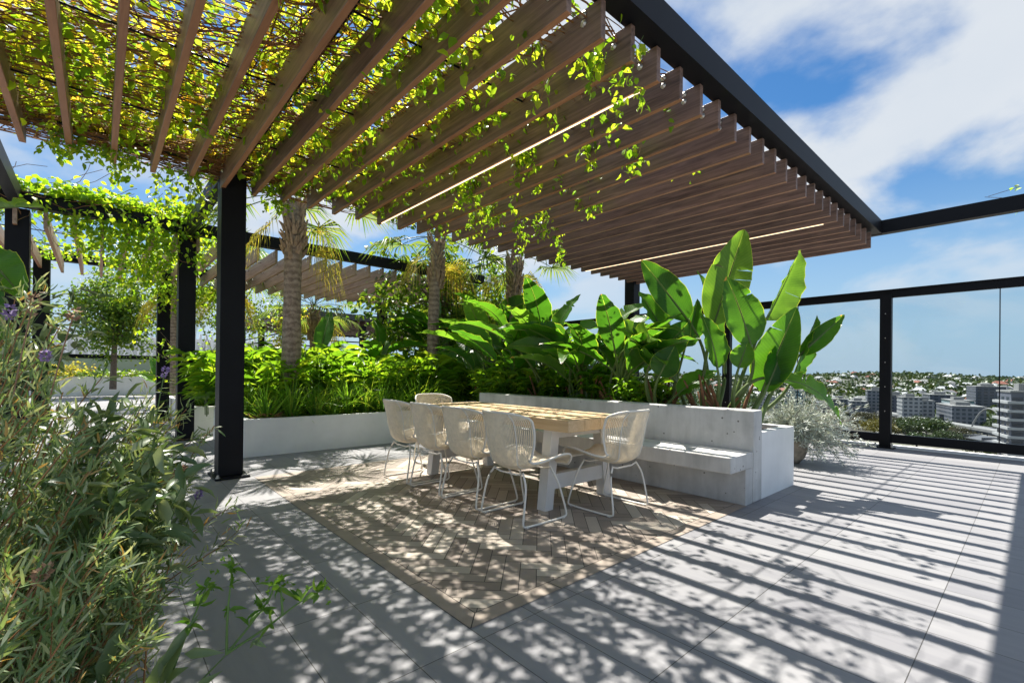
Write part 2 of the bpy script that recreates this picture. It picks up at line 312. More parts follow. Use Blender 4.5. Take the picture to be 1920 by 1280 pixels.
MT['lav'] = leafmat('lavender_leaf', [(0, (.09, .17, .06)), (.45, (.18, .27, .115)), (.8, (.33, .40, .23)), (.92, (.50, .55, .40)), (.93, (.30, .19, .08)), (1, (.40, .28, .10))], .38, 1.5, .42, .5)
MT['sage'] = leafmat('sage_leaf', [(0, (.075, .14, .05)), (.6, (.15, .22, .10)), (1, (.30, .37, .22))], .35, 1.5, .36, .6)
MT['fresh'] = leafmat('fresh_leaf', [(0, (.05, .15, .015)), (1, (.14, .26, .03))], .45, 1.8)
MT['silver'] = leafmat('silver_leaf', [(0, (.42, .48, .42)), (.6, (.58, .63, .58)), (1, (.74, .78, .74))], .12, 1.0, .7, .3)
MT['purple'] = plain('lavender_flower', (.27, .19, .38), .7, 0, .4, 60)
MT['seed'] = plain('dry_flower_head', (.28, .17, .10), .9, 0, .5, 60)
MT['stem_g'] = plain('green_stem', (.10, .18, .04), .6, 0, .3, 6)
MT['pot'] = plain('stone_pot', (.30, .25, .19), .85, 0, .4, 14, .5)

# ------------------------------------------------------------------ setting: roof terrace, herringbone inlay
mb = MB(); mb.box(-7, -6, -.35, 9.98, 34, 0)
tag(mb.build('terrace_floor', MT['tiles']), kind='structure')
mb = MB(); mb.box(-6.9, -5.9, -44, 9.9, 33.9, -.352)
tag(mb.build('tower_block', plain('block_wall', (.4, .4, .4))), 'pale tower block that carries the roof terrace', 'building')
def clip(poly, x0, y0, x1, y1):
    for ax, lim, sg in ((0, x0, 1), (0, x1, -1), (1, y0, 1), (1, y1, -1)):
        out = []
        for i in range(len(poly)):
            a, b = poly[i-1], poly[i]; da, db = sg*(a[ax]-lim), sg*(b[ax]-lim)
            if (da >= 0) != (db >= 0): t = da/(da-db); out.append((a[0]+(b[0]-a[0])*t, a[1]+(b[1]-a[1])*t))
            if db >= 0: out.append(b)
        poly = out
        if not poly: return []
    return poly
HX0, HY0, HX1, HY1 = 1.288, 1.718, 4.352, 5.66
mb = MB(); mb.add([(HX0+.003, HY0+.003, .002), (HX1, HY0+.003, .002), (HX1, HY1-.003, .002), (HX0+.003, HY1-.003, .002)], [(0, 1, 2, 3)], 1)
w, l, g = .0965, .386, .0022; c45 = math.sqrt(.5)
bw = .098
for k in range(-60, 60):
    for q in range(-14, 15):
        ox, oy = k*w+q*l, k*w-q*l
        for (x0, y0, x1, y1) in ((0, 0, l, w), (l, w-l, l+w, w)):
            P = [(ox+x0+g, oy+y0+g), (ox+x1-g, oy+y0+g), (ox+x1-g, oy+y1-g), (ox+x0+g, oy+y1-g)]
            P = [(HX0+1.5+(x-y)*c45, HY0+1.9+(x+y)*c45) for x, y in P]
            P = clip(P, HX0+bw+g, HY0+bw+g, HX1-.002, HY1-bw-g)
            if len(P) > 2: mb.add([(x, y, .0042) for x, y in P], [tuple(range(len(P)))])
def strip(p, q, r, s): mb.add([(x, y, .0042) for x, y in (p, q, r, s)], [(0, 1, 2, 3)], 2)
y = HY0
for i in range(7):   # border planks, mitred at the corners
    a = HY0 + (HY1-HY0)*i/7+g; b = HY0+(HY1-HY0)*(i+1)/7-g
    strip((HX0, a), (HX0+bw-g, a+(bw if i == 0 else 0)), (HX0+bw-g, b-(bw if i == 6 else 0)), (HX0, b))
for i in range(5):
    a = HX0+(HX1-HX0)*i/5+g; b = HX0+(HX1-HX0)*(i+1)/5-g
    strip((a+.002, HY0), (b, HY0), (b, HY0+bw-g), (a+(bw if i == 0 else 0), HY0+bw-g))
    strip((a+(bw if i == 0 else 0), HY1-bw+g), (b, HY1-bw+g), (b, HY1), (a+.002, HY1))
tag(mb.build('herringbone_paving', [MT['plank'], MT['grout'], plain('taupe_border_tile', (.285, .235, .19), .6, 0, .15, 7)]), kind='structure')

# ------------------------------------------------------------------ pergolas
BH, BT, SP = 3.13, .235, .3001
def batten_mesh(y0, y1):
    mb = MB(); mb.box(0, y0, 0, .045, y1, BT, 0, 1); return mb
def bolts_mesh(yy, z):
    mb = MB(); k = 10      # washer and domed head turned on one profile
    mb.lathe([(.022, 0), (.022, .004), (.016, .0042), (.0155, .010), (.011, .015), (.002, .017)], (0, 0, 0), k)
    mb.v[-1] = mb.v[-1][:, [2, 1, 0]]*np.array([-1, 1, 1])+np.array([-.0005, yy, z])
    return mb
def make_pergola(label, y0, y1, xs, posts, wd='batten', group='pergolas over the terrace', led=()):
    root = tag(empty('pergola', (xs[0], y0, 0)), label, 'pergola', group); ox, oy = xs[0], y0
    proto = None; yb = (y0-.015, y1+.06)
    for i, x in enumerate(xs):
        if proto is None:
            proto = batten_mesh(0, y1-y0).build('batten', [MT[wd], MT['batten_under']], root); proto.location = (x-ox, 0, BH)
            bmd = proto.modifiers.new('bevel', 'BEVEL'); bmd.width = .003; bmd.segments = 1
            bs_ = [bolts_mesh(yy, z).build('bolt', MT['bolt'], proto, True) for yy in (.13, y1-y0-.13) for z in (.205, .15)]; o = proto
        else:
            o = proto.copy(); COL.objects.link(o); o.location = (x-ox, 0, BH)
            for bb in bs_: d = bb.copy(); COL.objects.link(d); d.parent = o
        o.location.z += random.uniform(-.003, .003)
        if i in led:
            mb = MB(); mb.box(.017, .15, -.008, .028, y1-y0-.1, -.001); s = mb.build('light_strip', MT['led'], o)
    zt = BH+BT+.012
    for yy in yb:      # channel beams across the batten ends, each with two flanges
        mb = MB(); xa, xb = xs[0]-.25-ox, xs[-1]+.30-ox; s = 1 if yy == yb[0] else -1
        yc = yy-oy
        mb.box(xa, yc-.075, zt, xb, yc+.075, zt+.012); mb.box(xa, yc-.075, zt+.188, xb, yc+.075, zt+.20)
        mb.box(xa, yc-.075 if s > 0 else yc+.063, zt+.012, xb, yc-.063 if s > 0 else yc+.075, zt+.188)
        mb.build('beam', MT['steel'], root)
    for yy in np.linspace(y0+1.0, y1-1.0, 3):
        mb = MB(); mb.tube([(xs[0]-.2-ox, yy-oy, BH+.17), (xs[-1]+.1-ox, yy-oy, BH+.17)], .008, 6)
        mb.build('tie_rod', MT['steel'], root)
    for i, (px, py) in enumerate(posts):
        mb = MB(); hw = .119; mb.box(px-hw-ox, py-hw-oy, .02, px+hw-ox, py+hw-oy, zt-.002)
        p = mb.build('post', MT['steel'], root, bevel=.008)
        mb = MB(); mb.box(px-.165-ox, py-.235-oy, 0.004, px+.165-ox, py+.235-oy, .022)
        for sx in (-1, 1):
            for sy in (-1, 1): mb.lathe([(.022, .018), (.022, .032), (.011, .034), (.011, .055)], (px+sx*.135-ox, py+sy*.2-oy, 0), 6, 1)
        mb.build('base_plate', [MT['steel'], MT['bolt']], p)
    return root
XS1 = [2.164+SP*i for i in range(-11, 23)]
pg = make_pergola('large hardwood batten pergola on a black post above the dining table', 1.69, 5.87, XS1, [(1.09, 5.94), (8.8, 5.94)], led=(13, 27))
ox, oy = XS1[0], 1.69
def extra(name, x0, y0, z0, x1, y1, z1):
    mb = MB(); mb.box(x0-ox, y0-oy, z0, x1-ox, y1-oy, z1); return mb.build(name, MT['steel'], pg)
zt = BH+BT+.012
for x in (1.09, -.86): extra('beam', x-.06, 1.85, zt+.004, x+.06, 9.30, zt+.2)
extra('beam', 9.02, -4.2, zt, 9.16, 5.85, zt+.199)
XS2 = [-2.1+SP*i for i in range(31)]
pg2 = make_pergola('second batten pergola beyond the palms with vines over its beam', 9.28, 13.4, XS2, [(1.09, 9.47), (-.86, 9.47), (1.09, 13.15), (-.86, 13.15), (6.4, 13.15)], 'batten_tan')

# ------------------------------------------------------------------ bench, planters
def prism_y(mb, prof, y0, y1, mi=0):
    n = len(prof); mb.add([(x, y0, z) for x, z in prof]+[(x, y1, z) for x, z in prof], [tuple(range(n)), tuple(range(n, 2*n))[::-1]]+[(i, i+n, (i+1) % n+n, (i+1) % n) for i in range(n)], mi)
bench = tag(empty('concrete_bench', (4.4, 1.725, 0)), 'long raw concrete bench with a high back beside the dining table', 'bench')
by0, by1 = 0, 4.14
mb = MB(); prism_y(mb, [(-.37, .325), (.10, .325), (.10, .466), (-.37, .466)], by0, by1); mb.build('seat', MT['concrete'], bench, bevel=.008)
mb = MB(); prism_y(mb, [(-.045, .0), (.104, 0), (.104, .323), (-.045, .323)], by0+.008, by1); mb.build('base', MT['concrete'], bench)
mb = MB(); prism_y(mb, [(.1045, 0), (.300, 0), (.298, .845), (.115, .845)], by0-.004, by1); mb.build('backrest', MT['concrete'], bench, bevel=.012)
def planter(name, label, x0, y0, x1, y1, h, soil, t=.09, mat='white', group=None):
    r = tag(empty(name, (x0, y0, 0)), label, 'planter', group); a, b = x1-x0, y1-y0
    mb = MB(); mb.box(0, 0, 0, a, t, h); mb.box(0, b-t, 0, a, b, h); mb.box(0, t, 0, t, b-t, h); mb.box(a-t, t, 0, a, b-t, h)
    mb.build('wall', MT[mat], r)
    # mulch bed, slightly uneven
    nx, ny = max(4, int(a/.08)), max(4, int(b/.08)); gx, gy = np.meshgrid(np.linspace(t, a-t, nx), np.linspace(t, b-t, ny), indexing='ij')
    z = soil+.018*rnd(nx, ny); v = np.stack([gx, gy, z], -1).reshape(-1, 3); ii = np.arange(nx*ny).reshape(nx, ny)
    f = np.stack([ii[:-1, :-1], ii[1:, :-1], ii[1:, 1:], ii[:-1, 1:]], -1).reshape(-1, 4)
    link('soil', npmesh('soil', v, f), MT['soil'], r); return r
planter('planter', 'white planter box standing behind the concrete bench, strelitzia growing in it', 4.71, 1.732, 5.60, 6.98, .63, .58)
planter('planter', 'long low white planter with palms and strap-leaved grasses behind the dining chairs', 1.457, 7.0, 8.9, 9.2, .505, .44)
planter('planter', 'low white planter behind the tall post, under the second pergola', 1.25, 9.9, 6.3, 14.2, .50, .44)

# ------------------------------------------------------------------ table
tb = tag(empty('dining_table', (3.29, 3.7, 0)), 'long dining table with thick pale timber top on white A-frame legs', 'table')
ty0, ty1, tz = -1.165, 1.165, .785
mb = MB(); tw = .84/4
for i in range(4):
    mb.box(-.42+tw*i+.0015, ty0, tz-.1, -.42+tw*(i+1)-.0015, ty1, tz)
top = mb.build('tabletop', MT['timber'], tb, bevel=.004)
for sy in (-1, 1):
    yc = sy*.9
    for sx in (-1, 1):
        mb = MB(); v = []
        for z, xo, xi in ((0, .461, .361), (tz-.102, .385, .285)):
            for y in (yc-.05, yc+.05):
                v += [(sx*xo, y, z), (sx*xi, y, z)]
        f = [(0, 1, 3, 2), (4, 6, 7, 5), (0, 4, 5, 1), (2, 3, 7, 6), (0, 2, 6, 4), (1, 5, 7, 3)]
        if sx > 0: f = [q[::-1] for q in f]
        mb.add(v, f); mb.build('leg', MT['paint'], tb, bevel=.004)
    mb = MB(); mb.box(-.345, yc-.035, .17, .345, yc+.035, .30); mb.build('cross_rail', MT['paint'], tb, bevel=.003)
    mb = MB(); mb.box(-.30, yc-.035, tz-.175, .30, yc+.035, tz-.103); mb.build('cross_rail', MT['paint'], tb)

# ------------------------------------------------------------------ chairs
prof = np.array([(.345, .405), (.30, .445), (.20, .446), (.08, .425), (-.05, .405), (-.15, .405), (-.222, .44), (-.262, .52), (-.288, .62), (-.31, .73), (-.328, .81), (-.34, .865)])
halfw = np.array([.17, .235, .268, .272, .262, .245, .250, .272, .292, .298, .285, .235])
rais = np.array([.0, .045, .07, .075, .075, .075, .085, .125, .15, .155, .135, .085])
sp_ = np.concatenate([[0], np.cumsum(np.linalg.norm(np.diff(prof, axis=0), axis=1))]); sp_ /= sp_[-1]
def cubic(xs, x, y):     # Catmull-Rom through the rows of y
    y = np.asarray(y, float); m = np.gradient(y, x, axis=0); i = np.clip(np.searchsorted(x, xs)-1, 0, len(x)-2)
    h = x[i+1]-x[i]; t = (xs-x[i])/h
    sh = (slice(None),)+(None,)*(y.ndim-1); t = t[sh]; h = h[sh]
    return (2*t**3-3*t**2+1)*y[i]+(t**3-2*t**2+t)*h*m[i]+(-2*t**3+3*t**2)*y[i+1]+(t**3-t**2)*h*m[i+1]
def shell(s, t):
    p = cubic(s, sp_, prof); e = 1e-3; q = cubic(np.clip(s+e, 0, 1), sp_, prof)-cubic(np.clip(s-e, 0, 1), sp_, prof); q = unit(q)
    nrm = np.stack([q[:, 1], -q[:, 0]], 1)            # towards the sitter
    nrm = np.where((nrm[:, 1:] < 0) & (nrm[:, :1] < 0), -nrm, nrm)
    wv = cubic(s, sp_, halfw); rv = cubic(s, sp_, rais)
    o = (np.abs(t)**2.3)*rv
    return np.stack([wv*t*(1-.10*np.abs(t)**3*(rv/.15)), p[:, 0]+nrm[:, 0]*o, p[:, 1]+nrm[:, 1]*o - (.035*np.abs(t)**3*np.clip((s-.9)/.1, 0, 1))], 1)
def make_chair():
    root = empty('wicker_chair')
    ns, nst = 34, 48; P = []
    for t in np.linspace(-.965, .965, nst): P.append(shell(np.linspace(.004, .996, ns), np.full(ns, t)))
    v, f = tubes(np.array(P), np.full((nst, ns), .0043), 4)
    n0 = len(v)
    # weft wires that hold the strands
    Q = [shell(np.full(21, s), np.linspace(-.97, .97, 21)) for s in (.20, .46, .72)]
    v2, f2 = tubes(np.array(Q), np.full((3, 21), .0028), 4)
    v, f = merge([(v, f), (v2, f2)])
    link('woven_shell', npmesh('woven_shell', v, f), MT['wicker'], root, True)
    mb = MB(); ss = np.linspace(0, 1, 40); tt = np.linspace(-1, 1, 17)[1:-1]
    ring = np.concatenate([shell(ss, np.full(40, -1.)), shell(np.full(15, 1.), tt), shell(ss[::-1], np.full(40, 1.)), shell(np.full(15, 0.), tt[::-1])])
    mb.tube(ring, .0095, 8, 0, False, True); mb.build('rim', MT['frame'], root, True)
    for t in (-.62, .62):
        mb = MB(); p = shell(np.linspace(.46, .99, 18), np.full(18, t)); p[:, 1] -= .008; mb.tube(p, .0055, 6); mb.build('rib', MT['frame'], root, True)
    for sx in (-1, 1):
        mb = MB(); mb_pts = []
        X = sx*.255
        raw = [(sx*.17, -.17, .398), (X*.93, -.195, .30), (X, -.245, .03), (X, -.225, .009), (X, .225, .009), (X, .245, .03), (X*.9, .165, .30), (sx*.175, .125, .415)]
        for a, b in zip(raw[:-1], raw[1:]): mb_pts += [tuple(np.array(a)+(np.array(b)-np.array(a))*k/4) for k in range(4)]
        mb_pts.append(raw[-1]); pts = np.array(mb_pts)
        for _ in range(2): pts[1:-1] = pts[1:-1]*.5+(pts[:-2]+pts[2:])*.25
        mb.tube(pts, .0082, 8)
        for y in (-.2, .2): mb.tube([(X, y-.012, .009), (X, y+.012, .009)], .011, 8)
        mb.build('leg', MT['frame'], root, True)
    for y, z in ((.125, .412), (-.17, .396)):
        mb = MB(); mb.tube([(-.175, y, z-.004), (-.1, y, z-.022), (.1, y, z-.022), (.175, y, z-.004)], .0075, 6); mb.build('stretcher', MT['frame'], root, True)
    return root
chair = make_chair()
CH = [((2.62, 2.79), -90, 'cream wicker chair nearest the open floor on the long side of the table'),
      ((2.62, 3.385), -90, 'second cream wicker chair from the near end of the long side of the table'),
      ((2.62, 3.955), -90, 'third cream wicker chair along the side of the table, second from the white planter'),
      ((2.62, 4.54), -90, 'cream wicker chair on the side of the table closest to the low white planter'),
      ((3.38, 2.515), 0, 'cream wicker chair facing the near short end of the table, back to the open floor'),
      ((3.32, 5.12), 180, 'cream wicker chair at the far short end, only its back above the tabletop')]
for i, ((x, y), rz, lab) in enumerate(CH):
    o = chair if i == 0 else copy_tree(chair)
    o.location = (x, y, .004); o.rotation_euler = (0, 0, R(rz+random.uniform(-2, 2))); tag(o, lab, 'chair', 'wicker chairs round the dining table')
o = copy_tree(chair); o.location = (6.35, 4.7, 0); o.rotation_euler = (0, 0, R(70)); tag(o, 'white chair standing beyond the bench, seen between the strelitzia stems', 'chair', 'chairs beyond the bench')

# ------------------------------------------------------------------ glass fence
FX = 9.745
fence = tag(empty('glass_fence', (FX, 1.66, 0)), 'tall black framed glass balustrade along the terrace edge', 'fence')
mb = MB(); mb.box(-.035, -7, 2.46, .035, 12, 2.575); mb.box(-.055, -7, 2.575, .055, 12, 2.597); mb.build('top_rail', MT['steel'], fence)
mb = MB(); mb.box(-.04, -7, .085, .04, 12, .225); mb.build('bottom_rail', MT['steel'], fence)
mb = MB(); mb.box(-.03, -7, 0.002, .12, 12, .04); mb.build('kerb', MT['white'], fence)
for k in range(-6, 9):
    y = 1.302*k
    if k % 2 == 0:
        mb = MB(); mb.box(-.062, y-.075, .02, .062, y+.075, 2.52)
        for z in (.6, 1.0, 1.4, 1.8, 2.2): mb.sphere((-.064, y, z), .008, 6, 1)
        p = mb.build('post', [MT['steel'], MT['bolt']], fence)
        mb = MB(); mb.box(-.19, y-.14, .004, .10, y+.14, .02)
        for sy in (-.11, .11):
            for sx in (-.15, -.09): mb.lathe([(.02, .018), (.02, .045), (.01, .047), (.01, .075)], (sx, y+sy, 0), 6, 1)
        mb.build('base_plate', [MT['steel'], MT['bolt']], p)
    mb = MB(); mb.box(-.006, y+.006+.0, .22, .006, y+1.296, 2.465); mb.build('glass_panel', MT['glass'], fence)
    if k % 2: mb = MB(); mb.box(-.009, y-.006, .22, .009, y+.006, 2.465); mb.build('joint_strip', MT['steel'], fence)

# ------------------------------------------------------------------ climbing vines
def curve_paths(start, step, n, wob, drift=(0, 0, 0)):
    """M random walks: start (M,3), step (M,3) -> (M,n,3)"""
    P = [start]; d = step.copy()
    for i in range(n-1):
        d = d + rnd(*d.shape)*wob*np.linalg.norm(step, axis=1, keepdims=True) + np.array(drift)
        d = d/np.linalg.norm(d, axis=1, keepdims=True)*np.linalg.norm(step, axis=1, keepdims=True)
        P.append(P[-1]+d)
    return np.stack(P, 1)
def plant(name, label, cat, group=None, leaf=None, leafm='vine_g', stem=None, stemm='stem_br', lname='foliage', sname='stem', loc=(0, 0, 0)):
    """a plant: Empty at its foot, one mesh of stems, one of leaves (world coordinates moved to the foot)"""
    r = tag(empty(name, loc), label, cat, group); L0 = np.array(loc)
    if stem is not None: link(sname, npmesh(sname, stem[0]-L0, stem[1]), MT[stemm], r, True)
    if leaf is not None: link(lname, npmesh(lname, leaf[0]-L0, leaf[1]), MT[leafm], r)
    return r
def vine_leaves(C, per, sig, L=(.055, .105), wr=(.62, .8), hang=.5):
    n = len(C)*per; c = np.repeat(C, per, 0) + rnd(n, 3)*np.array(sig)
    A = rnd(n, 3); A[:, 2] = -abs(rnd(n))*hang-.15*hang; Nn = rnd(n, 3)*.7+np.array([0, 0, .9])
    ln = uni(*L, n); return leaves(c, A, Nn, ln, ln*uni(*wr, n))
# canopy over the near pergola: dense over the left bays, thinning out past the light strip
def canopy_density(x, y):
    e = 2.9+.55*np.sin(y*2.1)+.35*np.sin(y*5.3+1)+ .28*(y-1.7)
    f = np.clip((e-x)/1.5, 0, 1)*.97+.02
    f = np.where((x < .8) & (y < 3.9), f*.28, f)
    return np.where((x > 2.3) & (y < 1.85), 0, f)
n = 3300; cx = uni(-1.3, 5.6, n); cy = uni(1.5, 6.1, n); keep = uni(0, 1, n) < canopy_density(cx, cy); cx, cy = cx[keep], cy[keep]
top = BH+BT
cy = np.maximum(cy, 1.66)
C = np.stack([cx, cy, top+.06+abs(rnd(len(cx)))*.10], 1)
lf1 = vine_leaves(C, 15, (.13, .13, .05), (.034, .080))
n = 320; cx = uni(-1.3, 4.6, n); cy = uni(1.75, 5.85, n); keep = uni(0, 1, n) < canopy_density(cx, cy)*.9+.05; cx, cy = cx[keep], cy[keep]
C2 = np.stack([cx, cy, top-.03-abs(rnd(len(cx)))*.07], 1)
lf2 = vine_leaves(C2, 7, (.07, .07, .05), (.055, .10), hang=1.1)
n = 330; cx = uni(1.3, 4.9, n); cy = uni(1.95, 5.75, n); keep = uni(0, 1, n) < np.clip((4.1+.25*(cy-1.7)-cx)/1.5, .06, .8); cx, cy = cx[keep], cy[keep]
C3 = np.stack([cx, cy, top-.01-abs(rnd(len(cx)))*.08], 1)
lf3 = vine_leaves(C3, 9, (.06, .07, .05), (.038, .08), hang=1.2)
hook = np.stack([C3+np.array([.05, .03, .09]), C3+np.array([.02, .0, .06]), C3, C3+np.array([-.01, .02, -.06])], 1); hook[:, 0, 2] = top+.01; sv3 = tubes(hook, np.full(hook.shape[:2], .0022), 3)
along = curve_paths(C3[::2]+np.array([.25, 0, .1]), np.tile([-.09, .0, -.002], (len(C3[::2]), 1)), 9, .22); along[:, :, 2] = np.clip(along[:, :, 2], top+.01, top+.1); along[:, :, 1] = np.clip(along[:, :, 1], 1.85, 6.0); sv4 = tubes(along, np.full(along.shape[:2], .003), 3)
ng = len(lf1[1])//8//4*8; vg = len(lf1[0])//8//4*8; lf1g = (lf1[0][:vg], lf1[1][:ng]); lf1 = (lf1[0][vg:], lf1[1][ng:]-vg)
n = 980; sx = uni(-1.9, 2.3, n); sy = uni(1.6, 6.1, n); sy[:170] = 5.93+rnd(170)*.16; st = np.stack([sx, sy, top-.015+abs(rnd(n))*.05], 1)
d = np.stack([uni(.07, .16, n)*np.sign(rnd(n)), rnd(n)*.035, rnd(n)*.006], 1)
st = st[~((st[:, 0] < .6) & (st[:, 1] < 3.7) & (uni(0, 1, n) < .5))]; d = d[:len(st)]; n = len(st); Pp = curve_paths(st, d, 15, .16); Pp[:, :, 2] = np.clip(Pp[:, :, 2], top-.06, top+.16); Pp[:, :, 1] = np.clip(Pp[:, :, 1], 1.80, 6.2); Pp[:, :, 0] = np.clip(Pp[:, :, 0], -2.2, 3.4)
Pp[:170, :, 1] = 5.93+(Pp[:170, :, 1]-5.93)*.6; Pp[:170, :, 2] -= .03
sv = tubes(Pp, np.broadcast_to(uni(.0028, .0068, n, 1), (n, 15)), 3)
n = 90; st = np.stack([1.0+rnd(n)*.09, uni(1.9, 5.6, n), top+.02+rnd(n)*.05], 1); d = np.stack([rnd(n)*.02, uni(.06, .14, n), rnd(n)*.01], 1)
Pp2 = curve_paths(st, d, 14, .2); Pp2[:, :, 0] = np.clip(Pp2[:, :, 0], .80, 1.22); Pp2[:, :, 2] = np.clip(Pp2[:, :, 2], top-.05, top+.1)
sv2 = tubes(Pp2, np.full((n, 14), .0038), 3)
vn = plant('climbing_vine', 'dense yellow-green vine with a tangle of brown stems over the near pergola', 'vine', None, lf1, 'vine', merge([sv, sv2, sv3, sv4]), 'stem_br', loc=(1.1, 5.9, 0))
gl_ = merge([lf1g, lf2, lf3]); link('foliage', npmesh('foliage', gl_[0]-np.array([1.1, 5.9, 0]), gl_[1]), MT['vine_g'], vn)
# hanging strands: spot on the pergola (x, y), length, spread
STR = [((2.55, 1.72), .55, .05, 'long feathery vine strand hanging at the roof corner beside the light strip'), ((2.43, 1.95), .22, .04, 'short vine sprig with bright leaves near the roof corner'),
       ((3.36, 2.75), .30, .05, 'small vine sprig hanging below the battens right of the light strip'), ((3.75, 2.45), .28, .06, 'thin leafy vine sprig with pale tips under the middle battens'),
       ((4.05, 4.3), .75, .14, 'broad leafy vine strand hanging in front of the middle palm crown'), ((3.6, 4.6), .45, .14, 'bushy vine strand hanging just past the light strip'),
       ((4.9, 4.55), .55, .05, 'slender vine strand hanging alone over the strelitzia'), ((4.35, 3.55), .25, .08, 'small vine tuft caught between two middle battens'),
       ((3.05, 4.2), .35, .10, 'vine tuft trailing beside the light strip'), ((3.0, 3.2), .30, .08, 'sparse vine tuft over the dining table'),
       ((.05, 5.8), .38, .16, 'leafy vine tuft hanging from the beam left of the tall post'), ((.68, 5.9), .62, .20, 'thick vine curtain hanging beside the tall post'),
       ((-.30, 5.85), .30, .12, 'vine tuft hanging from the beam at the open sky gap'), ((1.5, 5.8), .5, .12, 'vine strand trailing behind the top of the tall post')]
for (x, y), ln, spd, lab in STR:
    k = max(2, int(spd*45)); n = 8
    P = [];
    for i in range(k):
        a = np.array([x+rnd()*spd*.8, y+rnd()*spd, top-.05]); ll = ln*random.uniform(.45, 1.0)
        t = np.linspace(0, 1, n); w = np.cumsum(rnd(n, 2)*.018, 0)
        P.append(np.stack([a[0]+w[:, 0], a[1]+w[:, 1], a[2]-t*ll-.0*t], 1))
    P = np.array(P); sv = tubes(P, np.full(P.shape[:2], .0018), 3)
    c = P[:, 1:].reshape(-1, 3); lf = vine_leaves(c, 5 if spd < .1 else 4, (.03, .03, .03), (.035, .085), (.45, .7), 1.2)
    plant('vine_strand', lab, 'vine', 'vine strands hanging from the pergola', lf, 'vine_g', sv, 'stem_g', loc=(x, y, top))
# vine on the second pergola
n = 150; cx = uni(-2.3, 1.3, n); C = np.stack([cx, 9.27+rnd(n)*.09, BH+BT+.27+abs(rnd(n))*.07], 1)
k = 150; hx = np.clip(.40+rnd(k)*.40, -1.0, 1.3); C2 = np.stack([hx, 9.3+rnd(k)*.25, BH+BT+.15-abs(rnd(k))*.55*(.35+np.exp(-((hx-.5)/.5)**2))], 1)
k = 300; C3 = np.stack([uni(-2.2, 1.6, k), uni(9.5, 13.4, k), BH+BT+abs(rnd(k))*.08], 1); C3 = C3[(C3[:, 1] > 12.3) | (uni(0, 1, k) < .10) | (C3[:, 0] > .6)]
k = 60; C4 = np.stack([uni(.9, 2.4, k), 12.9+rnd(k)*.3, BH-.1-abs(rnd(k))*.25], 1)
lf = merge([vine_leaves(C, 14, (.10, .10, .05), (.06, .12)), vine_leaves(C2, 14, (.09, .10, .09), (.05, .10), hang=1.2), vine_leaves(C3, 12, (.12, .12, .05)), vine_leaves(C4, 12, (.12, .12, .1), hang=1.)])
n = 70; st = np.stack([uni(-2, 1, n), 9.28+rnd(n)*.08, BH+BT+.27+rnd(n)*.03], 1); d = np.stack([uni(.05, .12, n), rnd(n)*.01, -abs(rnd(n))*.01], 1)
plant('climbing_vine', 'yellow-green vine draped over the black beam of the second pergola', 'vine', None, lf, 'vine_g', tubes(curve_paths(st, d, 12, .2), np.full((n, 12), .004), 3), loc=(1.1, 9.3, 0))
# sprig on the end beam at the frame edge
C = np.array([spot(1905, 372, 6.35)[:], spot(1912, 350, 6.3)[:], spot(1918, 385, 6.3)[:]])+0
sv = tubes(np.array([[C[0]+[0, .3, .1], C[0], C[0]+[.02, 0, -.06]], [C[1]+[0, .3, -.05], C[1], C[1]+[0, .05, .03]]]), np.full((2, 3), .004), 3)
plant('vine_strand', 'small vine sprig caught on the bare end beam under the sky', 'vine', 'vine strands hanging from the pergola', vine_leaves(C, 6, (.05, .05, .03), (.05, .09)), 'vine_g', sv, loc=tuple(C[0]))

# ------------------------------------------------------------------ palms
def fan(c, az, el, pet, rad, nseg=30, dead=False):
    """one fan leaf: petiole out of c, then folded segments"""
    d = np.array([math.cos(az)*math.cos(el), math.sin(az)*math.cos(el), math.sin(el)])
    t = np.linspace(0, 1, 6); pts = c + d*pet*t[:, None]; pts[:, 2] -= .22*pet*t**2
    tip = pts[-1]; ax = unit(pts[-1]-pts[-2]); side = unit(np.cross(ax, [0, 0, 1.])); up = np.cross(side, ax)
    an = np.linspace(-2.0, 2.0, nseg)+rnd(nseg)*.04
    dirs = np.cos(an)[:, None]*ax + np.sin(an)[:, None]*side + up*(.15+.1*np.cos(an))[:, None]
    ln = rad*(.75+.25*np.cos(an*.6))*uni(.9, 1.05, nseg)
    mid = tip + dirs*ln[:, None]*.55; end = mid + dirs*ln[:, None]*.38; end[:, 2] -= ln*uni(.22, .5, nseg)*(2.2 if dead else 1)
    w = rad*(.030 if dead else .048); perp = unit(np.cross(dirs, up[None]))
    V = np.stack([np.repeat(tip[None], nseg, 0)+perp*.004, np.repeat(tip[None], nseg, 0)-perp*.004, mid+perp*w/2, mid-perp*w/2, end, mid-up*w*.3], 1)
    F = np.array([(0, 2, 5), (0, 5, 1), (1, 5, 3), (2, 4, 5), (5, 4, 3)])
    return (V.reshape(-1, 3), (F[None]+np.arange(nseg)[:, None, None]*6).reshape(-1, 3)), pts
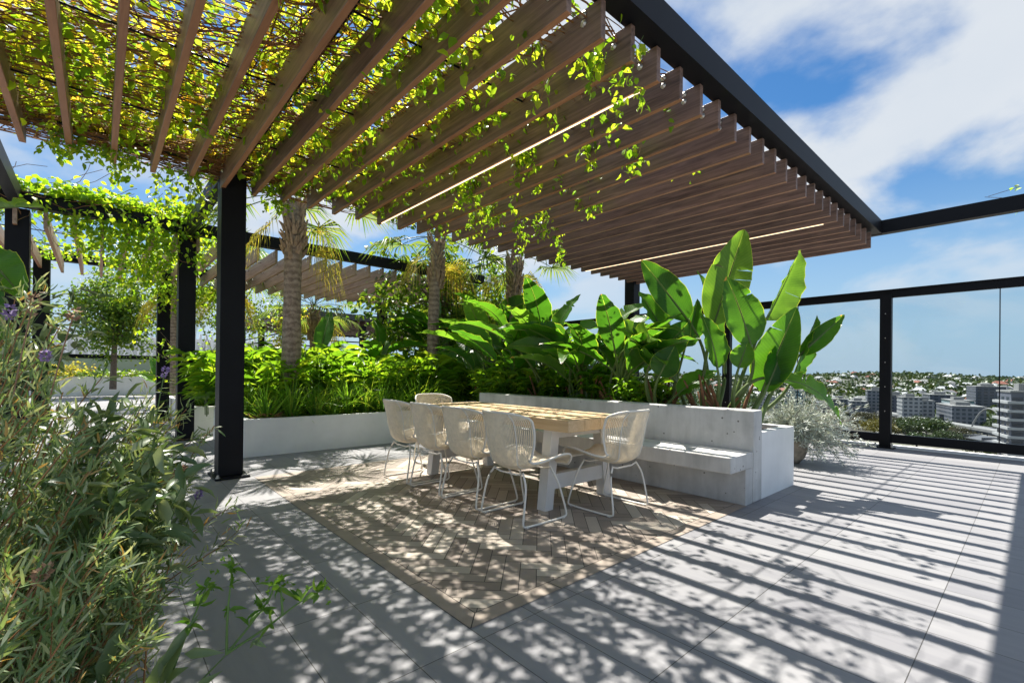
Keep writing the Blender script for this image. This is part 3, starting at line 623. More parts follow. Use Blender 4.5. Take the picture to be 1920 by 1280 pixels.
def palm(label, base, h, r0, r1, crown=24, rad=.7, dead=8, lean=(0, 0), seed=1):
    global RNG; keepR = RNG; RNG = np.random.default_rng(seed)
    x, y, z = base; r = tag(empty('fan_palm', (x, y, z)), label, 'palm', 'fan palms in the planters')
    mb = MB(); n = 46; t = np.linspace(0, 1, n); path = np.stack([lean[0]*t**2, lean[1]*t**2, h*t], 1)
    rr = r1+(r0-r1)*np.exp(-t*h/.55)*.8+(r0-r1)*.2*(1-t); rr = rr*(1+.025*rnd(n))
    mb.tube(path, rr, 18); mb.build('trunk', MT['palm_bark'], r, True)
    top = path[-1]
    # split leaf bases crossing round the top of the trunk
    k = 95; az = uni(0, 6.28, k); zz_ = top[2]-uni(.0, .95, k); rad0 = r1*1.0
    P0 = np.stack([top[0]+np.cos(az)*rad0, top[1]+np.sin(az)*rad0, zz_], 1); az2 = az+uni(-.7, .7, k)
    P1 = P0+np.stack([np.cos(az2)*.09, np.sin(az2)*.09, uni(.10, .24, k)], 1)
    vb, fb = tubes(np.stack([P0, (P0+P1)/2+rnd(k, 3)*.01, P1], 1), np.stack([np.full(k, .030), np.full(k, .026), np.full(k, .011)], 1), 5)
    link('leaf_base', npmesh('leaf_base', vb, fb), MT['boot'], r)
    parts, pets = [], []
    for i in range(crown):
        az_ = i*2.39996+random.uniform(-.2, .2); el = 1.25-1.55*(i/crown)+random.uniform(-.1, .1)
        f_, p_ = fan(top+np.array([0, 0, .12]), az_, el, random.uniform(.75, 1.05), rad); parts.append(f_); pets.append(p_)
    link('crown', npmesh('crown', *merge(parts)), MT['palm_leaf'], r)
    link('petiole', npmesh('petiole', *tubes(np.array(pets), np.full((len(pets), 6), .010), 4)), MT['petiole'], r, True)
    if dead:
        parts = []
        for i in range(dead):
            az_ = i*2.39996*1.3; f_, p_ = fan(top+np.array([0, 0, -.02]), az_, -.55-random.uniform(0, .5), random.uniform(.4, .7), rad*.9, 22, True); link('dead_frond', npmesh('dead_frond', *f_), MT['palm_dead'], r)
    RNG = keepR; return r
palm('fan palm with a thick ringed trunk rising just behind the tall black post', (2.31, 7.93, .42), 3.45, .20, .125, 18, .7, 5, (.02, .03), 11)
palm('fan palm with a pale ringed trunk in the middle of the low planter', (5.08, 8.17, .42), 3.4, .17, .105, 20, .7, 5, (.10, .05), 12)
palm('fan palm half hidden behind the tall strelitzia leaves', (6.75, 7.55, .42), 3.2, .17, .11, 18, .7, 5, (0, 0), 13)
palm('fan palm seen between the tall post and the slimmer post behind it', (2.45, 13.6, .4), 3.1, .19, .12, 20, .75, 6, (0, 0), 14)
palm('slim fan palm in front of the far slatted pavilion', (4.85, 14.5, .0), 3.0, .16, .11, 20, .75, 10, (0, 0), 15)
palm('fan palm whose hanging dead fronds show under the second pergola beam', (1.75, 18.3, .0), 3.9, .18, .12, 20, .8, 10, (0, 0), 16)

# ------------------------------------------------------------------ strelitzia
def paddle(base, tip, width, face, curl=.25, bend=.12, fold=.35, cuts=0, seed=0):
    """one banana-like blade from base to tip; face = direction its upper side looks to"""
    rg = np.random.default_rng(seed); base = np.array(base, float); tip = np.array(tip, float); ax = tip-base; L = np.linalg.norm(ax); ax /= L
    f = np.array(face, float); f -= ax*(f@ax); f /= np.linalg.norm(f); sd = np.cross(ax, f)
    n, m = 22, 9; s = np.linspace(0, 1, n); u = np.linspace(-1, 1, m)
    wprof = np.sin(np.pi*np.clip(s, 0, 1)**.80)**.62*(1-.25*s**3); wprof[0] = .05; wprof[-1] = .02
    mid = base+ax*(s*L)[:, None] - f*(bend*L*(s**2))[:, None] + f*(bend*L*s)[:, None]*.6
    au = np.abs(u)
    wav = .012*np.sin(s*23+rg.uniform(0, 6))[:, None]*au[None]**2+.010*np.sin(s*41+rg.uniform(0, 6))[:, None]*au[None]**3
    off = (fold*au[None]*.5 + curl*au[None]**2*.5)*wprof[:, None]*width/2 + wav
    V = mid[:, None, :]+sd*(u[None]*(wprof*width/2)[:, None]*(1-.12*curl))[..., None]+f*off[..., None]
    uv = np.stack([np.broadcast_to(.5+u[None]/2, (n, m)), np.broadcast_to(s[:, None], (n, m))], -1).reshape(-1, 2)
    ii = np.arange(n*m).reshape(n, m); F = np.stack([ii[:-1, :-1], ii[1:, :-1], ii[1:, 1:], ii[:-1, 1:]], -1)
    V = V.reshape(-1, 3)
    Fl = F.reshape(-1, 4)
    if cuts:      # wind tears: detach neighbouring bands outside the midrib and let them sag apart
        V = V.tolist(); uv = uv.tolist(); Fl = Fl.tolist()
        for c in rg.choice(np.arange(4, n-4), min(cuts, n-8), replace=False):
            for side in (range(0, 3), range(m-4, m-1)):
                if rg.random() < .25: continue
                cols = [j for j in (range(0, 4) if side[0] == 0 else range(m-4, m))]
                mp_ = {}
                for j in cols:
                    e = abs(u[j])
                    q = np.array(V[ii[c, j]])+ax*L*.030*e*e*rg.uniform(.6, 1.6)-f*.02*e*e*rg.uniform(-1, 2)-np.array([0, 0, .02*e*e])
                    mp_[int(ii[c, j])] = len(V); V.append(q.tolist()); uv.append(uv[ii[c, j]])
                for qf in Fl:
                    # faces of the band that starts at row c on this side use the moved copies
                    if qf[0] in mp_ and qf[3] in mp_ and qf[1]-qf[0] == m and qf[0]//m == c: qf[0] = mp_[qf[0]]; qf[3] = mp_[qf[3]]
        V = np.array(V); uv = np.array(uv); Fl = np.array(Fl)
    return V, Fl, uv, mid
def strelitzia(label, foot, lv, group='strelitzia clumps in the planters', old=5, seed=0, pr=.016, name='strelitzia'):
    """lv: list of (base, tip, width, face, curl, bend, fold, cuts)"""
    rg = np.random.default_rng(seed); foot = np.array(foot, float)
    r = tag(empty(name, tuple(foot)), label, 'strelitzia', group)
    for i, (b, t_, w_, fc, cu, be, fo, ct) in enumerate(lv):
        V, F, uv, mid = paddle(b, t_, w_, fc, cu, be, fo, ct, seed*31+i)
        link('leaf', npmesh('leaf', V-foot, F, uv), MT['strel'], r, True)
        b = np.array(b, float); g0 = foot+np.array([rg.normal()*.07, rg.normal()*.12, -.02]); dirn = unit(np.array(t_, float)-b)
        s = np.linspace(0, 1, 14)[:, None]; ctrl = b-dirn*np.linalg.norm(b-g0)*.45
        p = (1-s)**2*g0+2*s*(1-s)*ctrl+s**2*b; s = s[:, 0]
        q = np.concatenate([p, mid[2:18:3]]); rad = np.concatenate([pr*(1.9-1.15*s), np.linspace(pr*.72, pr*.2, len(mid[2:18:3]))])
        v, f = tubes((q-foot)[None], rad[None], 7); link('petiole', npmesh('petiole', v, f), MT['petiole'], r, True)
    if old:
        P = []
        for i in range(old):
            a = rg.uniform(0, 6.28); hgt = rg.uniform(.25, .6); g0 = np.array([math.cos(a)*.06, math.sin(a)*.10, -.02]); e = np.array([math.cos(a)*.22, math.sin(a)*.3, hgt])
            s = np.linspace(0, 1, 7)[:, None]; P.append(g0*(1-s)+e*s+np.array([0, 0, .1])*(s*(1-s))*2)
        P = np.array(P); v, f = tubes(P, np.broadcast_to(np.linspace(.026, .010, 7), (old, 7)), 6); link('dry_sheath', npmesh('dry_sheath', v, f), MT['dry'], r, True)
    return r
TOCAM = np.array([-.66, -.75, .1])
def lf_(bx, by, tx, ty, t0, t1, w_, roll=0., tilt=.25, curl=.25, bend=.12, fold=.4, cuts=0):
    b = np.array(spot(bx, by, t0)); t_ = np.array(spot(tx, ty, t1)); side = np.cross(TOCAM, [0, 0, 1.])
    return (b, t_, w_, TOCAM+side*roll+np.array([0, 0, tilt]), curl, bend, fold, cuts)
# hero clump at the bench end
strelitzia('tallest strelitzia clump with upright paddle leaves right behind the bench end', (5.12, 2.42, .58), [
    lf_(1338, 610, 1396, 428, 5.3, 5.35, .50, .3, .3, .3, .05, .35, 3), lf_(1436, 600, 1502, 468, 5.2, 5.2, .40, -.8, .4, .5, .02, .9, 1),
    lf_(1408, 648, 1366, 516, 4.95, 5.0, .42, .2, .1, .3, .25, .4, 2), lf_(1290, 600, 1203, 486, 5.5, 5.6, .40, .5, .3, .4, .10, .5),
    lf_(1352, 640, 1310, 505, 5.6, 5.7, .26, -.9, .2, .4, .05, .6), lf_(1345, 690, 1322, 588, 5.0, 5.05, .34, -.3, .5, .3, .2, .4)], old=6, seed=1)
strelitzia('strelitzia clump at the bench end, one torn leaf bent down over the silver shrub', (5.15, 2.22, .58), [
    lf_(1428, 735, 1493, 575, 5.0, 4.85, .44, .6, .3, .4, .10, .45, 1), lf_(1500, 665, 1583, 590, 4.95, 4.85, .22, -.2, .5, .6, .02, .8),
    lf_(1488, 705, 1532, 590, 5.0, 4.95, .24, -.9, .3, .5, .0, .9), lf_(1458, 712, 1602, 765, 4.9, 4.7, .40, .2, 1.6, .15, .75, .25, 6),
    lf_(1440, 722, 1476, 632, 4.9, 4.95, .30, -.2, .9, .6, .3, .5, 2), lf_(1385, 690, 1402, 640, 4.9, 4.9, .25, .4, .6, .4, .2, .5)], old=7, seed=2)
strelitzia('strelitzia clump with a broad folded leaf near the middle of the bench back', (5.15, 3.05, .58), [
    lf_(1250, 690, 1190, 610, 5.6, 5.6, .42, .4, .6, .3, .2, .4), lf_(1245, 625, 1200, 545, 5.8, 5.9, .34, -.4, .2, .4, .1, .5), lf_(1230, 668, 1296, 600, 5.5, 5.45, .36, -.5, .4, .4, .2, .4),
    lf_(1270, 740, 1340, 690, 5.4, 5.2, .30, .3, 1.2, .3, .35, .3), lf_(1215, 650, 1150, 600, 5.7, 5.6, .36, .3, .9, .3, .3, .4, 2), lf_(1285, 650, 1310, 560, 5.8, 5.8, .30, -.6, .2, .4, .1, .6), lf_(1236, 705, 1265, 648, 5.3, 5.2, .34, .2, .3, .3, .2, .4)], old=8, seed=3)
def auto_clump(label, foot, n, hmin, hmax, seed, spread=.55, w=(.30, .48), cuts=2, arch=.9, az0=None):
    rg = np.random.default_rng(seed); lv = []; foot = np.array(foot, float)
    for i in range(n):
        az = (rg.uniform(0, 6.28) if az0 is None else az0+rg.normal()*.9+(math.pi if i % 2 else 0)); out = spread*rg.uniform(.25, 1.0); hh = rg.uniform(hmin, hmax)*(1-.35*out/spread)
        b = foot+np.array([math.cos(az)*out*.6, math.sin(az)*out*.6, hh*.62]); L = rg.uniform(.7, 1.1)*min(1., hh/1.6+.3)
        el = rg.uniform(.2, 1.35)*(1.15-.7*out/spread); d = np.array([math.cos(az)*math.cos(el), math.sin(az)*math.cos(el), math.sin(el)])
        fc = np.array([-math.cos(az)*math.sin(el), -math.sin(az)*math.sin(el), math.cos(el)])+rg.normal(size=3)*.45
        lv.append((b, b+d*L, rg.uniform(*w), fc, rg.uniform(.1, .5), rg.uniform(.1, arch), rg.uniform(.2, .7), int(rg.integers(0, cuts+2))))
    return strelitzia(label, foot, lv, old=7, seed=seed)
CL = [((5.15, 3.65, .58), 16, 1.1, 2.1, .7), ((5.2, 4.3, .58), 18, 1.1, 2.3, .7), ((5.1, 5.0, .58), 18, 1.1, 2.4, .75), ((5.2, 5.75, .58), 18, 1.2, 2.5, .75), ((5.15, 6.45, .58), 13, 1.2, 2.3, .6),
      ((6.3, 7.9, .44), 15, 2.3, 3.9, .9), ((7.3, 7.7, .44), 15, 2.2, 3.7, .85), ((8.2, 8.2, .44), 13, 1.9, 3.2, .7), ((5.7, 8.7, .44), 15, 2.2, 3.8, .85), ((4.3, 8.9, .44), 8, 1.3, 2.4, .5), ((3.1, 9.0, .44), 5, 1.3, 2.0, .4)]
CLAB = ['dark leafy strelitzia clump behind the middle of the bench back', 'strelitzia clump with arching leaves behind the far half of the bench', 'strelitzia clump behind the far third of the bench', 'tall strelitzia clump where the bench planter nears the long planter', 'strelitzia clump in the corner where the two white planters meet',
        'tall strelitzia between the pale palm and the hidden palm', 'strelitzia clump right of the hidden palm, behind the bench clumps', 'strelitzia clump near the far black post', 'tall strelitzia clump behind the pale ringed palm', 'strelitzia with pale backlit leaves left of the pale ringed palm', 'small strelitzia with one big hanging leaf right of the thick palm trunk']
for i, (c, lab) in enumerate(zip(CL, CLAB)): auto_clump(lab, c[0], c[1], c[2], c[3], 40+i, c[4])
# left edge: big leaves reaching into the frame
strelitzia('strelitzia at the edge of the lavender bed, its big leaves cut by the frame', (-1.55, 3.1, .15), [
    lf_(-70, 405, 78, 378, 2.9, 3.0, .34, .1, 2.2, .3, .25, .3, 2), lf_(-40, 470, 40, 548, 2.7, 2.6, .24, .2, 1.6, .2, .3, .3), lf_(-60, 620, 45, 650, 2.6, 2.7, .25, .3, 1.4, .2, .3, .3), lf_(-80, 520, -5, 590, 2.5, 2.5, .25, .3, 1.4, .2, .3, .3)], old=0, seed=9)
strelitzia('bright low strelitzia clump beside the small round tree on the far terrace', (1.9, 20.0, .1), [
    (np.array([1.9+dx*.4, 20+dy*.3, .7]), np.array([1.9+dx, 20+dy, z]), .42, (-dx*.5-.3, -.6, .6), .3, .2, .4, 0) for dx, dy, z in ((-.9, 0, 1.0), (-.55, .3, 1.6), (-.2, -.3, 1.85), (.2, 0, 1.9), (.6, .2, 1.6), (.9, -.2, 1.3), (.1, -.5, 1.2))], old=0, seed=10, pr=.02)

# ------------------------------------------------------------------ planting in the beds
def ribbon_blades(n, L, w, rad, lean, rg, droop=.9, seg=6):
    """arching strap blades from one crown -> verts, quads"""
    az = rg.uniform(0, 6.28, n); el = np.pi/2-abs(rg.normal(size=n))*lean; ln = rg.uniform(*L, n); s = np.linspace(0, 1, seg)
    d = np.stack([np.cos(az)*np.cos(el), np.sin(az)*np.cos(el), np.sin(el)], 1)
    p0 = np.stack([np.cos(az)*rad*rg.random(n), np.sin(az)*rad*rg.random(n), np.zeros(n)], 1)
    P = p0[:, None]+d[:, None]*(s[None, :, None]*ln[:, None, None]); hor = np.stack([np.cos(az), np.sin(az), 0*az], 1)
    dr = (rg.uniform(.1, droop, n)*ln)[:, None]*s[None]**2.6
    P[:, :, 2] -= dr*.55; P += hor[:, None]*(dr*.45)[:, :, None]
    sd = np.stack([-np.sin(az), np.cos(az), 0*az], 1)+rg.normal(size=(n, 3))*.3
    ww = w*(1-s**2.2)*.5+.0006
    V = np.stack([P+sd[:, None]*ww[None, :, None], P-sd[:, None]*ww[None, :, None]], 2)
    ii = np.arange(n*seg*2).reshape(n, seg, 2)
    F = np.stack([ii[:, :-1, 0], ii[:, 1:, 0], ii[:, 1:, 1], ii[:, :-1, 1]], -1).reshape(-1, 4)
    return V.reshape(-1, 3), F
ginger_me, strap_me = [], []
for k in range(3):
    rg = np.random.default_rng(100+k); n = 34; parts = []; ST = []
    for i in range(n):
        a = rg.uniform(0, 6.28); rr = rg.uniform(0, .30); hgt = rg.uniform(.55, .95); lean = rg.uniform(.05, .42)
        s = np.linspace(0, 1, 8); p = np.stack([math.cos(a)*(rr+lean*s**1.8*hgt), math.sin(a)*(rr+lean*s**1.8*hgt), hgt*s*(1-.12*s)], 1); ST.append(p)
        m_ = 11; q = np.linspace(.25, 1, m_); idx = q*7; i0 = np.clip(idx.astype(int), 0, 6); fr_ = (idx-i0)[:, None]; P = p[i0]*(1-fr_)+p[i0+1]*fr_
        side = np.where(np.arange(m_) % 2 == 0, 1, -1)*1.0; b_ = a+rg.uniform(.9, 2.2)
        A = np.stack([np.cos(b_)*side+math.cos(a)*.35, np.sin(b_)*side+math.sin(a)*.35, rg.uniform(-.1, .75, m_)], 1)
        parts.append(leaves(P, A, np.tile([0, 0, 1.], (m_, 1))+rg.normal(size=(m_, 3))*.3, rg.uniform(.24, .38, m_), rg.uniform(.045, .068, m_), (OV[0]*np.array([1, 1, 1.4]), OV[1])))
    ST = np.array(ST)
    ginger_me.append((npmesh('foliage', *merge(parts)), npmesh('stem', *tubes(ST, np.full(ST.shape[:2], .006), 4))))
    strap_me.append(npmesh('foliage', *ribbon_blades(95, (.45, .80), .017, .07, .42, np.random.default_rng(200+k))))
for a, b in ginger_me: a.materials.append(MT['ginger']); b.materials.append(MT['petiole'])
for a in strap_me: a.materials.append(MT['strap'])
def put(name, me_parts, loc, rz, sc, label, cat, group):
    r = tag(empty(name, loc, rz), label, cat, group); r.scale = (sc, sc, sc*random.uniform(.92, 1.1))
    for nm, me in me_parts:
        o = bpy.data.objects.new(nm, me); COL.objects.link(o); o.parent = r
    return r
GL = 'broad-leaved ginger plants massed behind the grasses in the long planter'
for i in range(19):
    x = 1.95+.315*i+random.uniform(-.1, .1); y = 7.92+random.uniform(-.12, .35)+(.15 if i % 2 else 0)
    k = i % 3; put('ginger_plant', [('foliage', ginger_me[k][0]), ('stem', ginger_me[k][1])], (x, y, .42), random.uniform(0, 6.28), random.uniform(.9, 1.25)*(1.0 if x < 6 else .9), 'one of the ginger plants massed behind the strap-leaved grasses of the long white planter', 'ginger plant', GL)
for i in range(12):
    x = 1.6+.62*i*.62+random.uniform(-.1, .1); y = 8.75+random.uniform(-.1, .25); k = i % 3
    put('ginger_plant', [('foliage', ginger_me[k][0]), ('stem', ginger_me[k][1])], (x, y, .42), random.uniform(0, 6.28), random.uniform(1.0, 1.3), 'one of the ginger plants massed behind the strap-leaved grasses of the long white planter', 'ginger plant', GL)
SG = 'strap-leaved grasses along the front of the long white planter'
xs = [1.78, 2.12, 2.47, 2.72, 3.0, 3.3, 3.58, 3.9, 4.2, 4.5, 1.62, 2.3, 2.9, 3.45, 4.0, 4.45, 4.7]
for i, x in enumerate(xs):
    y = (7.28 if i < 10 else 7.6)+random.uniform(-.06, .08)
    put('strap_grass', [('foliage', strap_me[i % 3])], (x, y, .43), random.uniform(0, 6.28), random.uniform(.85, 1.2), 'one of the arching strap-leaved grass tufts along the front edge of the long white planter', 'grass tuft', SG)
for i in range(12):
    x = 1.5+random.uniform(0, 2.6); y = random.uniform(10.15, 11.6)
    put('strap_grass', [('foliage', strap_me[i % 3])], (x, y, .43), random.uniform(0, 6.28), random.uniform(1.0, 1.4), 'one of the grass tufts in the planter behind the tall post', 'grass tuft', 'grass tufts in the planter under the second pergola')
for i in range(10):
    x = 2.2+random.uniform(0, 4); y = random.uniform(11.8, 13.8); k = i % 3
    put('ginger_plant', [('foliage', ginger_me[k][0]), ('stem', ginger_me[k][1])], (x, y, .42), random.uniform(0, 6.28), random.uniform(1.2, 1.5), 'one of the ginger plants under the second pergola', 'ginger plant', 'ginger plants under the second pergola')
for i in range(9):     # low fill behind the bench, at the foot of the strelitzia
    put('strap_grass', [('foliage', strap_me[i % 3])], (5.0+random.uniform(-.1, .35), 3.2+.42*i, .57), random.uniform(0, 6.28), random.uniform(.5, .75), 'one of the small dark grass tufts at the foot of the strelitzia behind the bench', 'grass tuft', 'grass tufts behind the bench')
for i in range(10):
    k = i % 3; put('ginger_plant', [('foliage', ginger_me[k][0]), ('stem', ginger_me[k][1])], (5.2+random.uniform(-.1, .2), 3.3+.36*i, .57), random.uniform(0, 6.28), random.uniform(.62, .85), 'one of the dark ginger plants filling in under the strelitzia behind the bench', 'ginger plant', 'ginger plants behind the bench')
# bare twiggy shrub behind the post
st = []
for i in range(14):
    a = uni(0, 6.28); e = uni(.7, 1.4); p0 = np.array([1.75, 10.6, .44]); d0 = np.array([math.cos(a)*math.cos(e), math.sin(a)*math.cos(e), math.sin(e)])*.16
    st.append(curve_paths(p0[None], d0[None], 12, .18)[0])
st = np.array(st); c = st[:, 4:].reshape(-1, 3); c = c[uni(0, 1, len(c)) < .5]
plant('twiggy_shrub', 'sparse twiggy shrub with small pale leaves behind the tall post', 'shrub', None, vine_leaves(c, 3, (.04, .04, .04), (.05, .09)), 'vine_g', tubes(st, np.broadcast_to(np.linspace(.012, .003, 12), (14, 12)), 5), 'bark', loc=(1.75, 10.6, .44))
n = 26; st = curve_paths(np.stack([uni(1.6, 2.1, n), uni(7.05, 7.5, n), np.full(n, .47)], 1), np.stack([rnd(n)*.03-.02, -uni(.01, .05, n), uni(0, .02, n)], 1), 10, .35)
st[:, :, 2] = np.clip(st[:, :, 2], .455, .56); st[:, :, 1] = np.maximum(st[:, :, 1], 7.10)
plant('dry_creeper', 'dry brown creeper stems tangled on the mulch beside the tall post', 'creeper', None, None, 'vine', tubes(st, np.full((n, 10), .0035), 4), 'stem_br', loc=(1.8, 7.2, .45))

# silver shrub in a stone pot
PX, PY = 7.0, 2.22
pt = tag(empty('stone_pot', (PX, PY, .0)), 'rounded brown stone pot holding the silver shrub', 'pot')
mb = MB(); mb.lathe([(.12, .002), (.18, .08), (.215, .18), (.21, .28), (.18, .36), (.165, .40), (.14, .40), (.13, .33)], (0, 0, 0), 28); mb.build('pot_body', MT['pot'], pt, True)
st = []; lfp = []
for i in range(300):
    a = uni(0, 6.28); e = abs(rnd())*.6+.05; d0 = np.array([math.cos(a)*math.cos(e)+.42, math.sin(a)*math.cos(e)-.40, math.sin(e)]); ln = uni(.3, .66)
    p = curve_paths(np.array([[PX, PY, .42]]), (d0*ln/11)[None], 12, .16, (0, 0, -.0028))[0]; st.append(p)
st = np.array(st); c = st[:, 4:].reshape(-1, 3); m_ = 5; cc_ = np.repeat(c, m_, 0)+rnd(len(c)*m_, 3)*.012; dd = np.repeat(unit(st[:, 4:]-st[:, 3:-1]).reshape(-1, 3), m_, 0)
lf = leaves(cc_, dd+rnd(*cc_.shape)*.55, rnd(*cc_.shape), uni(.04, .075, len(cc_)), .012, NA)
plant('silver_shrub', 'spiky silver-grey shrub spilling from the stone pot by the white block', 'shrub', None, lf, 'silver', tubes(st, np.full(st.shape[:2], .0025), 3), 'bark', loc=(PX, PY, .42))

# ------------------------------------------------------------------ lavender bed at the camera's left hand
bed = planter('garden_bed', 'low stone-edged garden bed full of lavender and sage', -2.4, .35, -.02, 4.4, .16, .15, .10, 'concrete')
bed['category'] = 'garden bed'
n = 260; mb = MB()
for i in range(46):
    x, y = random.uniform(-1.0, -.1), random.uniform(.7, 3.6); r_ = random.uniform(.015, .05); mb.sphere((x+2.4, y-.35, .15+r_*.5), r_, 7, 0, (1, random.uniform(.7, 1.2), .7))
o = mb.build('pebble', plain('speckled_pebble', (.38, .36, .33), .8, 0, .6, 30), bed, True); tag(o, kind='stuff')
def bush(label, foot, targets, per, kind, name='lavender', spread=.065, seed=0, wrap=10, step0=.25):
    """stems from a foot to given tips; narrow whorled leaves (lavender) or broad ones (sage)"""
    global RNG; kp = RNG; RNG = np.random.default_rng(seed); foot = np.array(foot, float); P = []
    for t_ in targets:
        for i in range(per):
            e = np.array(t_)+rnd(3)*spread; g0 = foot+np.array([rnd()*.12, rnd()*.16, 0]); n = 16; s = np.linspace(0, 1, n)[:, None]
            c = g0*.45+e*.55+np.array([0, 0, .05*random.random()])+rnd(3)*.04; p = (1-s)**2*g0+2*s*(1-s)*c+s**2*e; P.append(p+np.cumsum(rnd(n, 3)*.003, 0))
    P = np.array(P); D_ = unit(np.gradient(P, axis=1)); k0 = int(16*step0); pp = P[:, k0:].reshape(-1, 3); dd = D_[:, k0:].reshape(-1, 3)
    if kind == 'lav':
        m_ = wrap; a = np.repeat(pp, m_, 0)+rnd(len(pp)*m_, 3)*.010; d_ = np.repeat(dd, m_, 0); A = d_*uni(.4, 1.1, len(a))[:, None]+unit(rnd(*a.shape))*.7
        lf = leaves(a, A, rnd(*a.shape)+np.array([0, 0, .6]), uni(.026, .056, len(a)), uni(.0038, .0066, len(a)), LN); mat = 'lav'
    else:
        m_ = 3; a = np.repeat(pp, m_, 0)+rnd(len(pp)*m_, 3)*.012; d_ = np.repeat(dd, m_, 0); A = d_*.5+unit(rnd(*a.shape))
        L = uni(.05, .105, len(a)); lf = leaves(a, A, rnd(*a.shape)*.5+np.array([0, 0, 1.]), L, L*uni(.26, .38, len(a))); mat = 'sage'
    r = plant(name, label, name.replace('_', ' '), None, lf, mat, tubes(P, np.broadcast_to(np.linspace(.0035, .0013, 16), P.shape[:2]), 4), 'stem_br' if kind == 'lav' else 'stem_g', loc=tuple(foot))
    RNG = kp; return r, P
sA, _ = bush('tall silvery lavender bush nearest the left frame edge', (-.42, 1.65, .15), [spot(*p) for p in ((20, 690, 1.15), (70, 720, 1.2), (120, 740, 1.25), (30, 800, 1.1), (150, 820, 1.25), (90, 880, 1.15), (15, 930, 1.0), (180, 900, 1.25), (60, 1000, 1.0), (150, 990, 1.1), (230, 960, 1.25), (10, 620, 1.3), (45, 570, 1.35))], 4, 'lav', seed=1)
sB, _ = bush('lavender bush reaching out over the paving toward the tall post', (-.30, 2.35, .15), [spot(*p) for p in ((260, 760, 1.75), (300, 800, 1.75), (345, 830, 1.7), (310, 880, 1.6), (340, 940, 1.55), (270, 850, 1.6), (230, 790, 1.7), (200, 860, 1.6), (285, 930, 1.5), (300, 1000, 1.4), (240, 1040, 1.35), (330, 790, 1.85))], 4, 'lav', seed=2)
sC, _ = bush('low lavender bush at the bottom left corner of the bed', (-.28, 1.28, .15), [spot(*p) for p in ((30, 1090, .95), (90, 1110, 1.0), (160, 1090, 1.05), (230, 1100, 1.1), (60, 1180, .95), (130, 1200, 1.0), (20, 1230, .9), (210, 1030, 1.15), (280, 1050, 1.2), (100, 1270, .95), (190, 1190, 1.0), (30, 1010, 1.0))], 5, 'lav', seed=3)
bush('bushy sage with broad grey-green leaves between the lavender stems', (-.22, 2.05, .15), [spot(*p) for p in ((150, 850, 1.5), (200, 800, 1.6), (260, 840, 1.65), (285, 860, 1.65), (300, 900, 1.6), (240, 910, 1.5), (180, 930, 1.45), (280, 980, 1.45), (315, 870, 1.7), (130, 980, 1.4), (250, 880, 1.6))], 4, 'sage', 'sage_plant', .05, 4)
bush('sage with pale broad leaves at the front of the lavender, over the paving edge', (-.15, 1.75, .15), [spot(*p) for p in ((200, 850, 1.25), (250, 880, 1.3), (280, 900, 1.35), (300, 860, 1.4), (230, 930, 1.25), (280, 960, 1.25), (160, 900, 1.2), (320, 905, 1.4), (190, 1240, 1.05), (240, 1260, 1.05))], 2, 'sage', 'sage_plant', .06, 14)
bush('young leafy shrub with bright round leaves behind the lavender', (-.9, 3.4, .15), [spot(*p) for p in ((100, 600, 2.6), (150, 590, 2.6), (60, 560, 2.5), (20, 590, 2.4), (120, 640, 2.5), (130, 560, 2.7), (40, 640, 2.4), (160, 630, 2.6))], 2, 'sage', 'leafy_shrub', .08, 5)
bush('dark leafy shrub at the back of the garden bed', (-1.2, 2.9, .15), [spot(*p) for p in ((0, 700, 2.2), (60, 760, 2.3), (120, 740, 2.4), (20, 820, 2.1), (90, 850, 2.2), (150, 800, 2.4))], 3, 'sage', 'leafy_shrub', .10, 6)
# flower heads on long stalks
def flower(label, p0, p1, head, hl, hr):
    r = tag(empty('lavender_flower', tuple(p0)), label, 'flower', 'lavender flower heads'); p0 = np.array(p0); p1 = np.array(p1); s = np.linspace(0, 1, 9)[:, None]
    p = p0*(1-s)+p1*s+np.array([0, 0, .03])*(s*(1-s)); v, f = tubes((p-p0)[None], np.full((1, 9), .0016), 5); link('stem', npmesh('stem', v, f), MT['stem_g' if head == 'purple' else 'seed'], r)
    n = 46; z = uni(0, 1, n); a = uni(0, 6.28, n); ax = unit(p1-p0); c = p1-p0+ax*(z*hl-hl*.3)[:, None]+np.stack([np.cos(a), np.sin(a), 0*a], 1)*(hr*.45*np.sin(np.pi*np.clip(z, .1, .95)))[:, None]
    v, f = leaves(c, np.stack([np.cos(a), np.sin(a), uni(.2, 1, n)], 1), rnd(n, 3), uni(.008, .013, n), .007, NA); link('flower_head', npmesh('flower_head', v, f), MT[head], r)
for lab, a, b, h, l_, r_ in (('purple lavender head at the left frame edge above the bush', spot(5, 700, 1.1), spot(18, 592, 1.1), 'purple', .035, .012), ('dry brown lavender head standing tallest before the black posts', spot(25, 740, 1.1), spot(60, 580, 1.1), 'seed', .05, .018),
    ('dry brown flower ball on a thin stalk before the far tree', spot(95, 740, 1.15), spot(137, 595, 1.15), 'seed', .03, .02), ('purple lavender head low before the dark posts', spot(60, 760, 1.15), spot(84, 672, 1.15), 'purple', .03, .010), ('purple lavender head in front of the slim middle post', spot(290, 800, 1.55), spot(308, 702, 1.55), 'purple', .035, .012),
    ('small purple lavender head beside the foot of the tall post', spot(345, 1000, 1.45), spot(370, 932, 1.45), 'purple', .03, .010), ('dry brown lavender head leaning over the paving', spot(270, 950, 1.4), spot(335, 885, 1.4), 'seed', .035, .014), ('large dry brown lavender head low in the bush', spot(20, 1180, .85), spot(75, 1085, .85), 'seed', .045, .02)):
    flower(lab, a, b, h, l_, r_)
